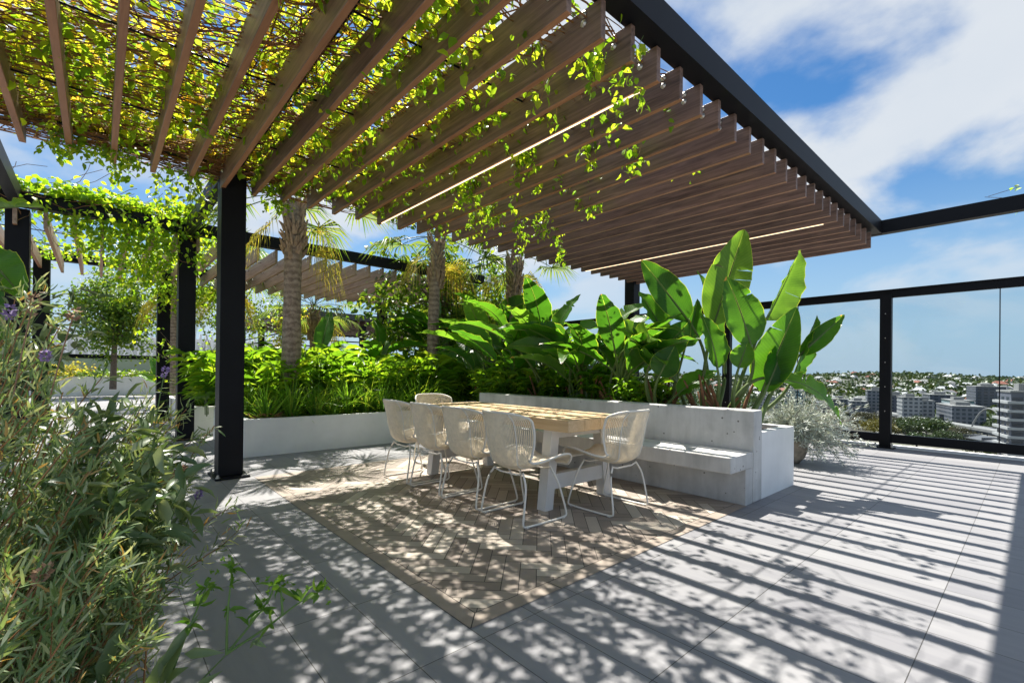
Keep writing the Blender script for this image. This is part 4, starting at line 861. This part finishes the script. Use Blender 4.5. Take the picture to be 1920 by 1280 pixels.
# tall green weed in the bottom foreground
st = []; L_ = []
root = np.array(spot(300, 1420, 1.05)); main = [root, spot(350, 1310, 1.02), spot(425, 1225, 1.02)]
def poly(pts, n=14):
    pts = np.array([tuple(p) for p in pts]); return cubic(np.linspace(0, len(pts)-1, n), np.arange(len(pts)), pts)
brs = [main, [spot(425, 1225, 1.02), spot(427, 1150, 1.03), spot(437, 1050, 1.05)], [spot(425, 1225, 1.02), spot(470, 1170, 1.04), spot(500, 1130, 1.05)], [spot(425, 1225, 1.02), spot(500, 1175, 1.03), spot(560, 1130, 1.04), spot(605, 1105, 1.05)],
       [spot(280, 1400, 1.0), spot(330, 1240, 1.02), spot(370, 1140, 1.05), spot(392, 1090, 1.06)], [spot(500, 1130, 1.05), spot(510, 1110, 1.05), spot(512, 1098, 1.05)], [spot(530, 1152, 1.035), spot(528, 1120, 1.04), spot(525, 1100, 1.04)]]
st = np.array([poly(b) for b in brs]); sv = tubes(st, np.broadcast_to(np.linspace(.0032, .0013, 14), st.shape[:2]), 5)
c = []; A = []; 
for bi, fr_, k in ((1, .95, 8), (1, .6, 5), (2, .9, 6), (3, .98, 7), (3, .75, 5), (3, .45, 3), (4, .97, 8), (4, .75, 7), (4, .6, 5), (5, 1, 4), (6, 1, 4), (1, .8, 3), (2, .5, 3)):
    p = st[bi][int(fr_*13)]
    for i in range(k): c.append(p); A.append(rnd(3)+np.array([0, 0, .4]))
c = np.array(c); A = np.array(A); lw = leaves(c, A, rnd(len(c), 3)*.6+np.array([0, 0, 1]), uni(.018, .05, len(c)), uni(.008, .016, len(c)))
hd = []
for bi in (1, 2, 3, 4, 5, 6):
    p = st[bi][-1]
    for i in range(7): hd.append(p+rnd(3)*.013)
hd = np.repeat(np.array(hd), 8, 0); lh = leaves(hd, rnd(*hd.shape), rnd(*hd.shape), .008, .005, NA)
weed = plant('flowering_weed', 'spindly green weed with tiny flower heads leaning over the paving', 'weed', None, merge([lw, lh]), 'fresh', sv, 'stem_g', loc=tuple(root))
bl = []
for a, b, w_ in (((300, 1290, 1.0), (360, 1155, 1.03), .034), ((275, 1330, 1.0), (330, 1195, 1.0), .036), ((345, 1225, 1.02), (415, 1222, 1.02), .022), ((350, 1320, 1.0), (405, 1258, 1.0), .026), ((310, 1280, 1.01), (345, 1250, 1.0), .026), ((190, 1290, 1.0), (232, 1160, 1.05), .04), ((215, 1240, 1.02), (258, 1210, 1.02), .02), ((472, 1200, 1.03), (500, 1212, 1.03), .012), ((468, 1215, 1.03), (490, 1190, 1.03), .010)):
    a = np.array(spot(*a)); b = np.array(spot(*b)); bl_ = (leaves(a[None], (b-a)[None], (TOCAM+np.array([.3*rnd(), .2, .7]))[None], np.linalg.norm(b-a), w_))
    link('broad_leaf', npmesh('broad_leaf', bl_[0]-root, bl_[1]), MT['sage'], weed)

# ------------------------------------------------------------------ trees and structures at the back of the terrace
def tree(label, foot, h, r, crown, n, seed, leafL=(.06, .11), trunk=.06, name='tree', group=None, mat='tree_leaf', low=.35, per=26, sig=.17):
    global RNG; kp = RNG; RNG = np.random.default_rng(seed); foot = np.array(foot, float); limbs = []; cl = []
    cz = h-crown[2]
    tr_ = np.stack([np.linspace(0, .04*h*rnd(), 9), np.linspace(0, .04*h*rnd(), 9), np.linspace(0, cz+.3*crown[2], 9)], 1)
    for i in range(n):
        u = unit(rnd(3)); rad = RNG.random()**.45; p = np.array([0, 0, cz])+u*rad*np.array(crown)*np.array([1, 1, 1])*(1+.18*math.sin(3*math.atan2(u[1], u[0])+seed)); cl.append(p)
        if i % 3 == 0:
            b0 = tr_[int(RNG.integers(4, 8))]; s = np.linspace(0, 1, 7)[:, None]; limbs.append(b0*(1-s)+p*s+np.array([0, 0, .15*h*.3])*(s*(1-s)))
    cl = np.array(cl); limbs = np.array(limbs)
    lf = vine_leaves(cl, per, (sig, sig, sig*.7), leafL, (.45, .65), .6)
    r_ = tag(empty(name, tuple(foot)), label, 'tree', group)
    mb = MB(); mb.tube(tr_, np.linspace(trunk, trunk*.45, 9), 10); v, f = tubes(limbs, np.broadcast_to(np.linspace(trunk*.35, .006, 7), limbs.shape[:2]), 5); mb.add(v, f.tolist()); mb.build('trunk', MT['bark'], r_, True)
    link('crown', npmesh('crown', *lf), MT[mat], r_); RNG = kp; return r_
tree('small round-crowned tree standing alone before the pale green wall', tuple(np.array(spot(212, 700, 19.))*np.array([1, 1, 0])+np.array([0, 0, .3])), 5.0, 1, (1.5, 1.5, 1.85), 230, 21, (.10, .18), .12, 'round_tree', per=34, sig=.2)
tree('leafy tree behind the paired black posts', (-2.6, 16.5, .3), 5.6, 1, (1.5, 1.5, 2.4), 150, 22, (.09, .15), .12)
tree('tall tree at the upper left frame edge, above the second pergola', (-2.75, 11.0, .0), 6.2, 1, (1.25, 1.25, 1.5), 110, 23, (.07, .13), .12)
tree('dense shrub-like tree low behind the paired black posts', (-2.2, 20.5, .3), 3.6, 1, (1.3, 1.3, 1.3), 90, 24, (.09, .15), .08)
tree('large tree crown behind the palms, seen under the second pergola roof', (9.2, 14.5, .3), 5.2, 1, (2.0, 2.0, 1.9), 150, 25, (.11, .19), .12)
tree('dark tree behind the strelitzia mass, right of the hidden palm', (8.6, 10.6, .3), 4.0, 1, (1.2, 1.2, 1.5), 110, 26, (.10, .18), .1)
tree('dense dark shrubbery standing behind the pale ringed palm', (6.6, 9.7, .2), 4.3, 1, (2.3, .6, 1.9), 190, 28, (.10, .20), .08, 'tall_shrub', low=.2)
tree('tree glimpsed through the second pergola roof above the round tree', (3.2, 17.5, .3), 4.6, 1, (1.5, 1.5, 1.4), 90, 27, (.09, .15), .1)
# low concrete bench ring, raised bed and wall at the far end
fb = tag(empty('curved_bench', (.2, 25.2, 0)), 'low curved concrete bench in the sun on the far terrace', 'bench')
def arc_wall(mb, r0, r1, z0, z1, a0=-60, a1=60, k=22, c=(0, 3.2)):
    for i in range(k):
        A, B = R(a0+(a1-a0)*i/k-90), R(a0+(a1-a0)*(i+1)/k-90); v = [(c[0]+r*math.cos(t_), c[1]+r*math.sin(t_)*.5, z) for z in (z0, z1) for r, t_ in ((r1, A), (r1, B), (r0, B), (r0, A))]
        mb.add(v, [(3, 2, 1, 0), (4, 5, 6, 7), (0, 1, 5, 4), (1, 2, 6, 5), (2, 3, 7, 6), (3, 0, 4, 7)])
mb = MB(); arc_wall(mb, 2.6, 3.4, .33, .48); mb.build('seat', MT['concrete'], fb)
mb = MB(); arc_wall(mb, 2.6, 3.2, .0, .33); mb.build('base', MT['concrete'], fb)
mb = MB(); arc_wall(mb, 2.45, 2.6, .0, .95); mb.build('backrest', MT['concrete'], fb)
planter('raised_bed', 'raised bed of low plants behind the curved bench', -4.5, 26.2, 6.5, 29.5, .8, .75)
c = np.stack([uni(-4.3, 6.3, 420), uni(26.3, 29.3, 420), .78+uni(0, .18, 420)], 1)
o = link('ground_cover', npmesh('ground_cover', *vine_leaves(c, 16, (.22, .22, .08), (.08, .18))), MT['tree_leaf']); tag(o, kind='stuff')
c = np.stack([-.9+rnd(22)*.4, 26.6+rnd(22)*.3, .90+abs(rnd(22))*.2], 1)
plant('croton_shrub', 'small yellowish shrub in the far raised bed', 'shrub', None, vine_leaves(c, 18, (.15, .15, .1), (.08, .15)), 'palm_dead', loc=(-.9, 26.6, .78))
bw_ = tag(empty('boundary_wall', (0, 29.9, 0)), 'pale green rendered wall with a black rail behind the far planting', 'wall')
mb = MB(); mb.box(-7, 0, 0, 9.8, .15, 1.62); mb.build('wall_panel', plain('pale_green_render', (.52, .56, .46), .8, 0, .05, 2), bw_)
mb = MB(); mb.box(-7, -.03, 1.622, 9.8, .18, 1.80); mb.build('rail', MT['steel'], bw_)
# slatted pavilion
pv = tag(empty('slatted_pavilion', (5.4, 19.3, 0)), 'dark-roofed pavilion with open horizontal slat screens behind the palms', 'pavilion')
mb = MB(); mb.box(-.3, -.3, 3.28, 9.5, 7.5, 3.52); mb.build('roof', plain('dark_roof_metal', (.05, .05, .055), .45), pv)
for i in range(30):
    mb = MB(); mb.box(-.2+.3*i, -.25, 3.08, -.15+.3*i, 7.4, 3.278); mb.build('ceiling_batten', MT['batten'], pv)
for x, y in ((.0, .0), (3.1, 0), (6.2, 0), (9.2, 0), (0, 3.6), (0, 7.2)):
    mb = MB(); mb.box(x-.11, y-.11, 0, x+.11, y+.11, 3.07); mb.build('post', MT['steel'], pv)
for i in range(7):
    z = 1.15+.24*i
    mb = MB(); mb.box(.115, -.02, z, 9.2, .02, z+.05); mb.box(-.02, .115, z, .02, 7.1, z+.05); mb.build('screen_slat', MT['steel'], pv)
c = np.stack([uni(-.3, .9, 60)+5.4, 19.2+rnd(60)*.25, 3.05+rnd(60)*.25], 1); c2 = np.stack([5.5+rnd(40)*.25, 19.2+rnd(40)*.2, uni(1.4, 3.2, 40)], 1)
plant('climbing_vine', 'small vine bushing out round the corner of the far pavilion roof', 'vine', None, vine_leaves(np.concatenate([c, c2]), 22, (.14, .14, .14), (.08, .15)), 'vine', loc=(5.4, 19.2, 3))
sb = tag(empty('slatted_building', (-2, 46, -44)), 'white building with vertical fins rising beyond the far wall', 'building')
mb = MB(); mb.box(-1, 0, 0, 15, 12, 47.6); mb.build('wall', MT['white'], sb)
for i in range(40):
    mb = MB(); mb.box(-1+.4*i, -.3, 42, -.85+.4*i, -.003, 48.0); mb.build('fin', MT['white'], sb)

# ------------------------------------------------------------------ the city below, seen through the glass
GZ = -42.0
def ground_z(x, y):
    d = np.hypot(x, y); s = np.clip((d-650)/900, 0, 1); s = s*s*(3-2*s)
    return GZ + s*(33+7*np.sin(x*.0041+1.3)*np.sin(y*.0063)+4*np.sin(y*.017+x*.006)) - np.clip((d-1900)/1500, 0, 1)*14
k = 70; rr = np.geomspace(30, 6500, k); aa = np.linspace(-math.pi, math.pi, 181); gx = rr[:, None]*np.cos(aa); gy = rr[:, None]*np.sin(aa); v = np.stack([gx, gy, ground_z(gx, gy)], -1).reshape(-1, 3)
ii = np.arange(k*181).reshape(k, 181); f = np.stack([ii[:-1, :-1], ii[1:, :-1], ii[1:, 1:], ii[:-1, 1:]], -1).reshape(-1, 4)
m, t, b = newmat('city_ground'); co = objco(t)
t.links.new(ramp(t, noise(t, co, .012, 8, .65), [(.35, (.06, .08, .04)), (.5, (.14, .14, .12)), (.6, (.22, .21, .19)), (.7, (.05, .07, .035))]), b.inputs['Base Color']); b.inputs['Roughness'].default_value = .9
tag(link('terrain', npmesh('terrain', v, f), m, None, True), kind='structure')
def far(px, py, d, z=None):
    """point on the city ground in the direction of pixel column px, d metres out"""
    v = spot(px, 693.6, 1.0)-Vector((0, 0, EYE)); v.z = 0; v.normalize(); p = v*d
    return np.array([p.x, p.y, float(ground_z(p.x, p.y))]) if z is None else np.array([p.x, p.y, z])
def facade(name, wall, glass, fl=3.2, bay=3.4, wh=.55, ww=.62):
    m, t, b = newmat(name); c = t.nodes.new('ShaderNodeTexCoord'); s = t.nodes.new('ShaderNodeSeparateXYZ'); t.links.new(c.outputs['Object'], s.inputs[0])
    a = M(t, 'FRACT', M(t, 'DIVIDE', s.outputs[2], fl)); h = M(t, 'FRACT', M(t, 'DIVIDE', M(t, 'ADD', s.outputs[0], s.outputs[1]), bay))
    k = M(t, 'MULTIPLY', M(t, 'LESS_THAN', M(t, 'ABSOLUTE', M(t, 'SUBTRACT', a, .5)), wh/2), M(t, 'LESS_THAN', M(t, 'ABSOLUTE', M(t, 'SUBTRACT', h, .5)), ww/2))
    g = t.nodes.new('ShaderNodeNewGeometry'); sn = t.nodes.new('ShaderNodeSeparateXYZ'); t.links.new(g.outputs['Normal'], sn.inputs[0]); k = M(t, 'MULTIPLY', k, M(t, 'LESS_THAN', M(t, 'ABSOLUTE', sn.outputs[2]), .5))
    mx = t.nodes.new('ShaderNodeMix'); mx.data_type = 'RGBA'; t.links.new(k, mx.inputs[0]); mx.inputs[6].default_value = (*wall, 1); mx.inputs[7].default_value = (*glass, 1); t.links.new(mx.outputs[2], b.inputs['Base Color'])
    t.links.new(M(t, 'MULTIPLY_ADD', k, -.6, .75), b.inputs['Roughness']); return m
FM = {'white': facade('white_facade', (.31, .315, .32), (.05, .07, .09)), 'grey': facade('grey_facade', (.15, .16, .185), (.03, .05, .07)), 'brick': facade('brick_facade', (.26, .12, .09), (.04, .05, .06)),
      'glass': facade('glass_facade', (.30, .36, .38), (.03, .10, .12), 3.6, 60., .6, .99), 'dark': facade('dark_facade', (.09, .10, .13), (.03, .04, .06), 3.3, 5., .5, .6), 'cream': facade('cream_facade', (.5, .45, .36), (.05, .06, .07))}
RF = {'white': plain('pale_metal_roof', (.36, .365, .37), .5, 0, .1, .3), 'red': plain('red_tile_roof', (.22, .075, .05), .8, 0, .2, .5), 'grey': plain('grey_metal_roof', (.085, .09, .10), .5, 0, .15, .2), 'lt': plain('light_grey_roof', (.22, .22, .215), .6, 0, .15, .2)}
def block(label, px, d, w, dp, h, mat, rz=0, slabs=False, roofbox=True, group=None, z=None):
    p = far(px, 0, d, z); r = tag(empty('building', tuple(p), rz), label, 'building', group)
    mb = MB(); mb.box(-w/2, -dp/2, -6, w/2, dp/2, h); mb.build('wall', FM[mat], r)
    mb = MB(); mb.box(-w/2-.3, -dp/2-.3, h+.01, w/2+.3, dp/2+.3, h+.7)
    if roofbox: mb.box(-w*.22, -dp*.2, h+.7, w*.12, dp*.25, h+3.4)
    mb.build('roof', RF['lt'], r)
    if slabs:
        for k in range(1, int(h/3.3)):
            mb = MB(); mb.box(-w/2-1.6, -dp/2-1.4, k*3.3, w/2+.2, dp/2+1.4, k*3.3+1.0); mb.build('balcony', RF['white'], r)
    return r
def fz(px, py_top, d): return EYE-(py_top-693.6)/873.6*d*math.cos(math.atan((px-960)/873.6))
# (label, px centre, px top, distance, width, depth, material, heading, balconies)
BL_ = [('teal glass office block with pale floor bands by the bent leaf', 1492, 722, 640, 40, 22, 'glass', .2, False), ('low pale building left of the glass office block', 1440, 735, 620, 34, 20, 'white', .1, False),
       ('white apartment block with dark windows behind the fence post', 1608, 742, 560, 34, 16, 'grey', .3, False), ('taller slate apartment tower just left of the fence post', 1642, 722, 580, 20, 18, 'grey', .3, False), ('slim apartment block right against the fence post', 1680, 730, 600, 18, 18, 'dark', .3, False),
       ('white apartment building with a stepped roof right of the fence post', 1705, 734, 520, 26, 16, 'white', .35, False), ('smaller white apartment wing attached to the stepped building', 1733, 740, 525, 16, 14, 'white', .35, False),
       ('dark office block behind the white apartments', 1760, 728, 700, 50, 26, 'dark', .3, False), ('long grey car park building beside the curved bridge arch', 1800, 748, 520, 60, 24, 'grey', .32, False), ('blue-grey glass building over the long roof', 1795, 738, 620, 46, 20, 'glass', .3, False),
       ('dark brick building with a red rooftop sign band', 1848, 712, 760, 60, 30, 'dark', .25, False), ('tall dark tower with white balconies at the right pane', 1926, 722, 270, 20, 16, 'dark', .3, True), ('dark tower half cut by the frame with white balconies', 1990, 720, 280, 24, 18, 'dark', .3, True),
       ('red brick hospital-like block on the far ridge', 1605, 697, 1500, 36, 24, 'brick', .2, False), ('pale tower on the ridge left of the fence post', 1635, 694, 1500, 26, 20, 'white', .2, False), ('grey tower block on the ridge in the middle pane', 1815, 700, 1400, 46, 24, 'grey', .2, False), ('blue-grey tower beside the ridge tower block', 1826, 702, 1420, 24, 20, 'dark', .2, False),
       ('long pale hilltop building right of the ridge towers', 1890, 707, 1350, 60, 24, 'cream', .2, False), ('white terrace of flats on the ridge', 1745, 705, 1500, 70, 20, 'white', .2, False), ('cream hall low beside the river trees', 1545, 745, 600, 30, 18, 'cream', .2, False), ('grey commercial block behind the round trees', 1575, 738, 650, 36, 20, 'grey', .2, False)]
for lab, px, pt_, d, w_, dp, mt, rz, sl in BL_:
    z0 = float(far(px, 0, d)[2]); block(lab, px, d, w_*.72, dp*.8, max(6, fz(px, pt_, d)-z0), mt, rz, sl)
# long platform roofs
def shed(label, px0, d0, px1, d1, w_, z, roofm):
    a, b_ = far(px0, 0, d0), far(px1, 0, d1); a[2] = b_[2] = z; L = np.linalg.norm(b_-a); ang = math.atan2(b_[1]-a[1], b_[0]-a[0])
    r = tag(empty('platform_roof', tuple(a), ang), label, 'roof', 'long railway platform roofs')
    mb = MB(); mb.add([(0, -w_/2, 0), (0, 0, 1.6), (0, w_/2, 0), (L, -w_/2, 0), (L, 0, 1.6), (L, w_/2, 0), (0, -w_/2, -.4), (0, w_/2, -.4), (L, -w_/2, -.4), (L, w_/2, -.4)], [(0, 3, 4, 1), (1, 4, 5, 2), (6, 8, 3, 0), (2, 5, 9, 7), (0, 1, 2, 7, 6), (8, 9, 5, 4, 3), (6, 7, 9, 8)])
    for i in range(int(L/14)): mb.box(14*i+6.5, -w_/2-.02, .03+.0, 14*i+7.1, -.05, 1.62)
    mb.build('roof_sheet', RF[roofm], r)
    for i in range(int(L/14)+1):
        mb = MB(); mb.box(14*i, -.25, z*0+GZ-z, 14*i+.5, .25, -.4); mb.build('column', RF['lt'], r)
shed('long grey platform roof below the round trees', 1690, 470, 1930, 380, 20, GZ+6, 'grey'); shed('longer pale platform roof behind the grey one', 1590, 560, 1930, 430, 9, GZ+8, 'grey'); shed('short pale roof by the river bank', 1430, 470, 1560, 430, 22, GZ+6, 'lt')
for lab, px, d, w_, dp, h in (('white riverside shed with a flat roof', 1540, 330, 20, 10, 5), ('small white kiosk beside the riverside shed', 1575, 300, 8, 6, 4), ('pale low roof beyond the silver shrub', 1470, 320, 26, 12, 5)): block(lab, px, d, w_, dp, h, 'white', .3, False, False)
# bridge with an arch, river, road
br = tag(empty('road_bridge', (0, 0, 0)), 'pale elevated roadway with a white arch crossing behind the trees', 'bridge')
mb = MB(); a, b_ = far(1655, 0, 560, GZ+9), far(1960, 0, 390, GZ+9); mb.beam(a, b_, 9, 1.6); mb.build('deck', RF['lt'], br)
mb = MB(); s = np.linspace(0, 1, 18)[:, None]; q = far(1822, 0, 440, GZ+9)*(1-s)+far(1890, 0, 425, GZ+9)*s+np.array([0, 0, 34.])*(s*(1-s))*1.6; mb.tube(q, .5, 8); mb.build('arch', RF['lt'], br)
m, t, b = newmat('river_water'); b.inputs['Base Color'].default_value = (.16, .15, .12, 1); b.inputs['Roughness'].default_value = .15
mb = MB(); P_ = [far(px, 0, d, GZ+.25) for px, d in ((1420, 560), (1620, 520), (1640, 440), (1420, 480))]; mb.add(P_, [(3, 2, 1, 0)]); tag(mb.build('river', m), kind='structure')
# houses on the hillside
HM = {'white': plain('white_weatherboard', (.6, .59, .56), .7), 'cream': plain('cream_weatherboard', (.5, .45, .36), .7), 'brick': plain('brown_brick', (.25, .14, .1), .8)}
hs_me = {}
def house_me(mw, mr):
    a = MB(); a.box(-6, -5, -3, 6, 5, 4.5); wall = a.build('wall', HM[mw]); me1 = wall.data; bpy.data.objects.remove(wall)
    a = MB(); a.add([(-6.8, -5.8, 4.4), (6.8, -5.8, 4.4), (6.8, 5.8, 4.4), (-6.8, 5.8, 4.4), (-3, 0, 7.6), (3, 0, 7.6)], [(0, 1, 5, 4), (1, 2, 5), (2, 3, 4, 5), (3, 0, 4), (3, 2, 1, 0)]); rf = a.build('roof', RF[mr]); me2 = rf.data; bpy.data.objects.remove(rf); return me1, me2
KINDS = [('white', 'white'), ('white', 'white'), ('cream', 'red'), ('white', 'grey'), ('white', 'lt'), ('cream', 'lt'), ('white', 'white')]
hm_ = [house_me(*k) for k in KINDS]; HN = ['white', 'white', 'red', 'grey', 'light grey', 'light grey', 'white']
for i in range(250):
    px = random.uniform(1400, 1960) if i < 190 else random.uniform(1000, 1400); d = random.choice((1, 1, 0))*random.uniform(820, 1250)+0; d = d or random.uniform(1250, 1750); k = i % 7; p = far(px, 0, d)
    r = tag(empty('hillside_house', tuple(p), random.uniform(0, 3.1)), 'one of the many small %s-roofed houses among the trees on the far hillside' % HN[k], 'house', 'houses scattered over the far hillside'); s_ = random.uniform(.8, 1.5); r.scale = (s_, s_, s_*random.uniform(.9, 1.2))
    for nm, me in zip(('wall', 'roof'), hm_[k]): o = bpy.data.objects.new(nm, me); COL.objects.link(o); o.parent = r
# trees: single ones near the station, woodland on the hill as one mass
ctm = [leafmat('park_tree', [(0, (.02, .045, .015)), (1, (.06, .095, .02))], .2, 1.3), leafmat('yellow_park_tree', [(0, (.08, .08, .015)), (1, (.17, .15, .02))], .2, 1.3), leafmat('grey_park_tree', [(0, (.05, .055, .03)), (1, (.10, .095, .055))], .2, 1.3)]
def crown_mesh(seed, mt):
    rg = np.random.default_rng(seed); n = 110; u = unit(rg.normal(size=(n, 3))); u[:, 2] = abs(u[:, 2])*.8-.1; c = u*rg.uniform(.55, 1.0, n)[:, None]*np.array([5.5, 5.5, 4.6])*(1+.15*np.sin(3*np.arctan2(u[:, 1], u[:, 0])+seed))[:, None]+np.array([0, 0, 4.5])
    k = 26; P = np.repeat(c, k, 0)+rg.normal(size=(n*k, 3))*.75; v, f = leaves(P, rg.normal(size=P.shape), rg.normal(size=P.shape)+np.array([0, 0, .6]), rg.uniform(.5, 1.0, len(P)), .55, NA)
    me = npmesh('crown', v, f); me.materials.append(mt); return me
cms = [crown_mesh(1, ctm[0]), crown_mesh(2, ctm[0]), crown_mesh(3, ctm[1]), crown_mesh(4, ctm[2])]
a = MB(); a.tube([(0, 0, -1), (.1, 0, 2), (0, .1, 5)], [.45, .35, .2], 7); tko = a.build('trunk', MT['bark']); tkm = tko.data; bpy.data.objects.remove(tko)
TN = ['green', 'green', 'yellowish', 'greyish']
spots_ = [(1640, 300, 2, .9), (1655, 290, 2, .9), (1700, 300, 0, .85), (1720, 260, 1, .7), (1755, 300, 1, 1.05), (1770, 280, 0, .7), (1800, 290, 3, .8), (1830, 250, 1, .6), (1870, 245, 0, .6), (1895, 240, 1, .6), (1610, 330, 3, .7),
          (1700, 470, 1, 1.3), (1725, 460, 0, 1.5), (1750, 450, 1, 1.5), (1775, 440, 0, 1.2), (1680, 480, 3, 1.2), (1660, 500, 3, 1.2), (1620, 510, 3, 1.3), (1640, 520, 3, 1.2), (1600, 560, 0, 1.0), (1795, 400, 0, .9), (1815, 390, 1, .9), (1840, 370, 0, .8), (1865, 350, 1, .8), (1460, 420, 0, 1.1), (1485, 410, 1, 1.2), (1510, 430, 3, 1.2), (1440, 400, 0, 1.0), (1540, 470, 2, 1.1), (1570, 480, 0, 1.), (1530, 600, 3, 1.2), (1900, 330, 0, .8)]
for i, (px, d, k, s_) in enumerate(spots_):
    if d < 400: d, s_ = d*1.42, s_*1.55
    r = tag(empty('park_tree', tuple(far(px, 0, d)), random.uniform(0, 6)), 'one of the %s round trees between the station roofs and the river' % TN[k], 'tree', 'trees round the station below'); r.scale = (s_*1.1, s_*1.1, s_)
    o = bpy.data.objects.new('crown', cms[k]); COL.objects.link(o); o.parent = r; o = bpy.data.objects.new('trunk', tkm); COL.objects.link(o); o.parent = r
n = 4200; d = uni(600, 1900, n); px = uni(900, 2000, n); c = np.array([far(a_, 0, b_) for a_, b_ in zip(px, d)]); k = 7; sz = np.repeat(uni(3.5, 8, n), k)
P = np.repeat(c, k, 0)+rnd(n*k, 3)*np.array([4.5, 4.5, 2.2])+np.array([0, 0, 5.])
tag(link('woodland', npmesh('woodland', *leaves(P, rnd(n*k, 3), rnd(n*k, 3)+np.array([0, 0, .8]), sz, sz*.8, OV)), ctm[0]), kind='stuff')
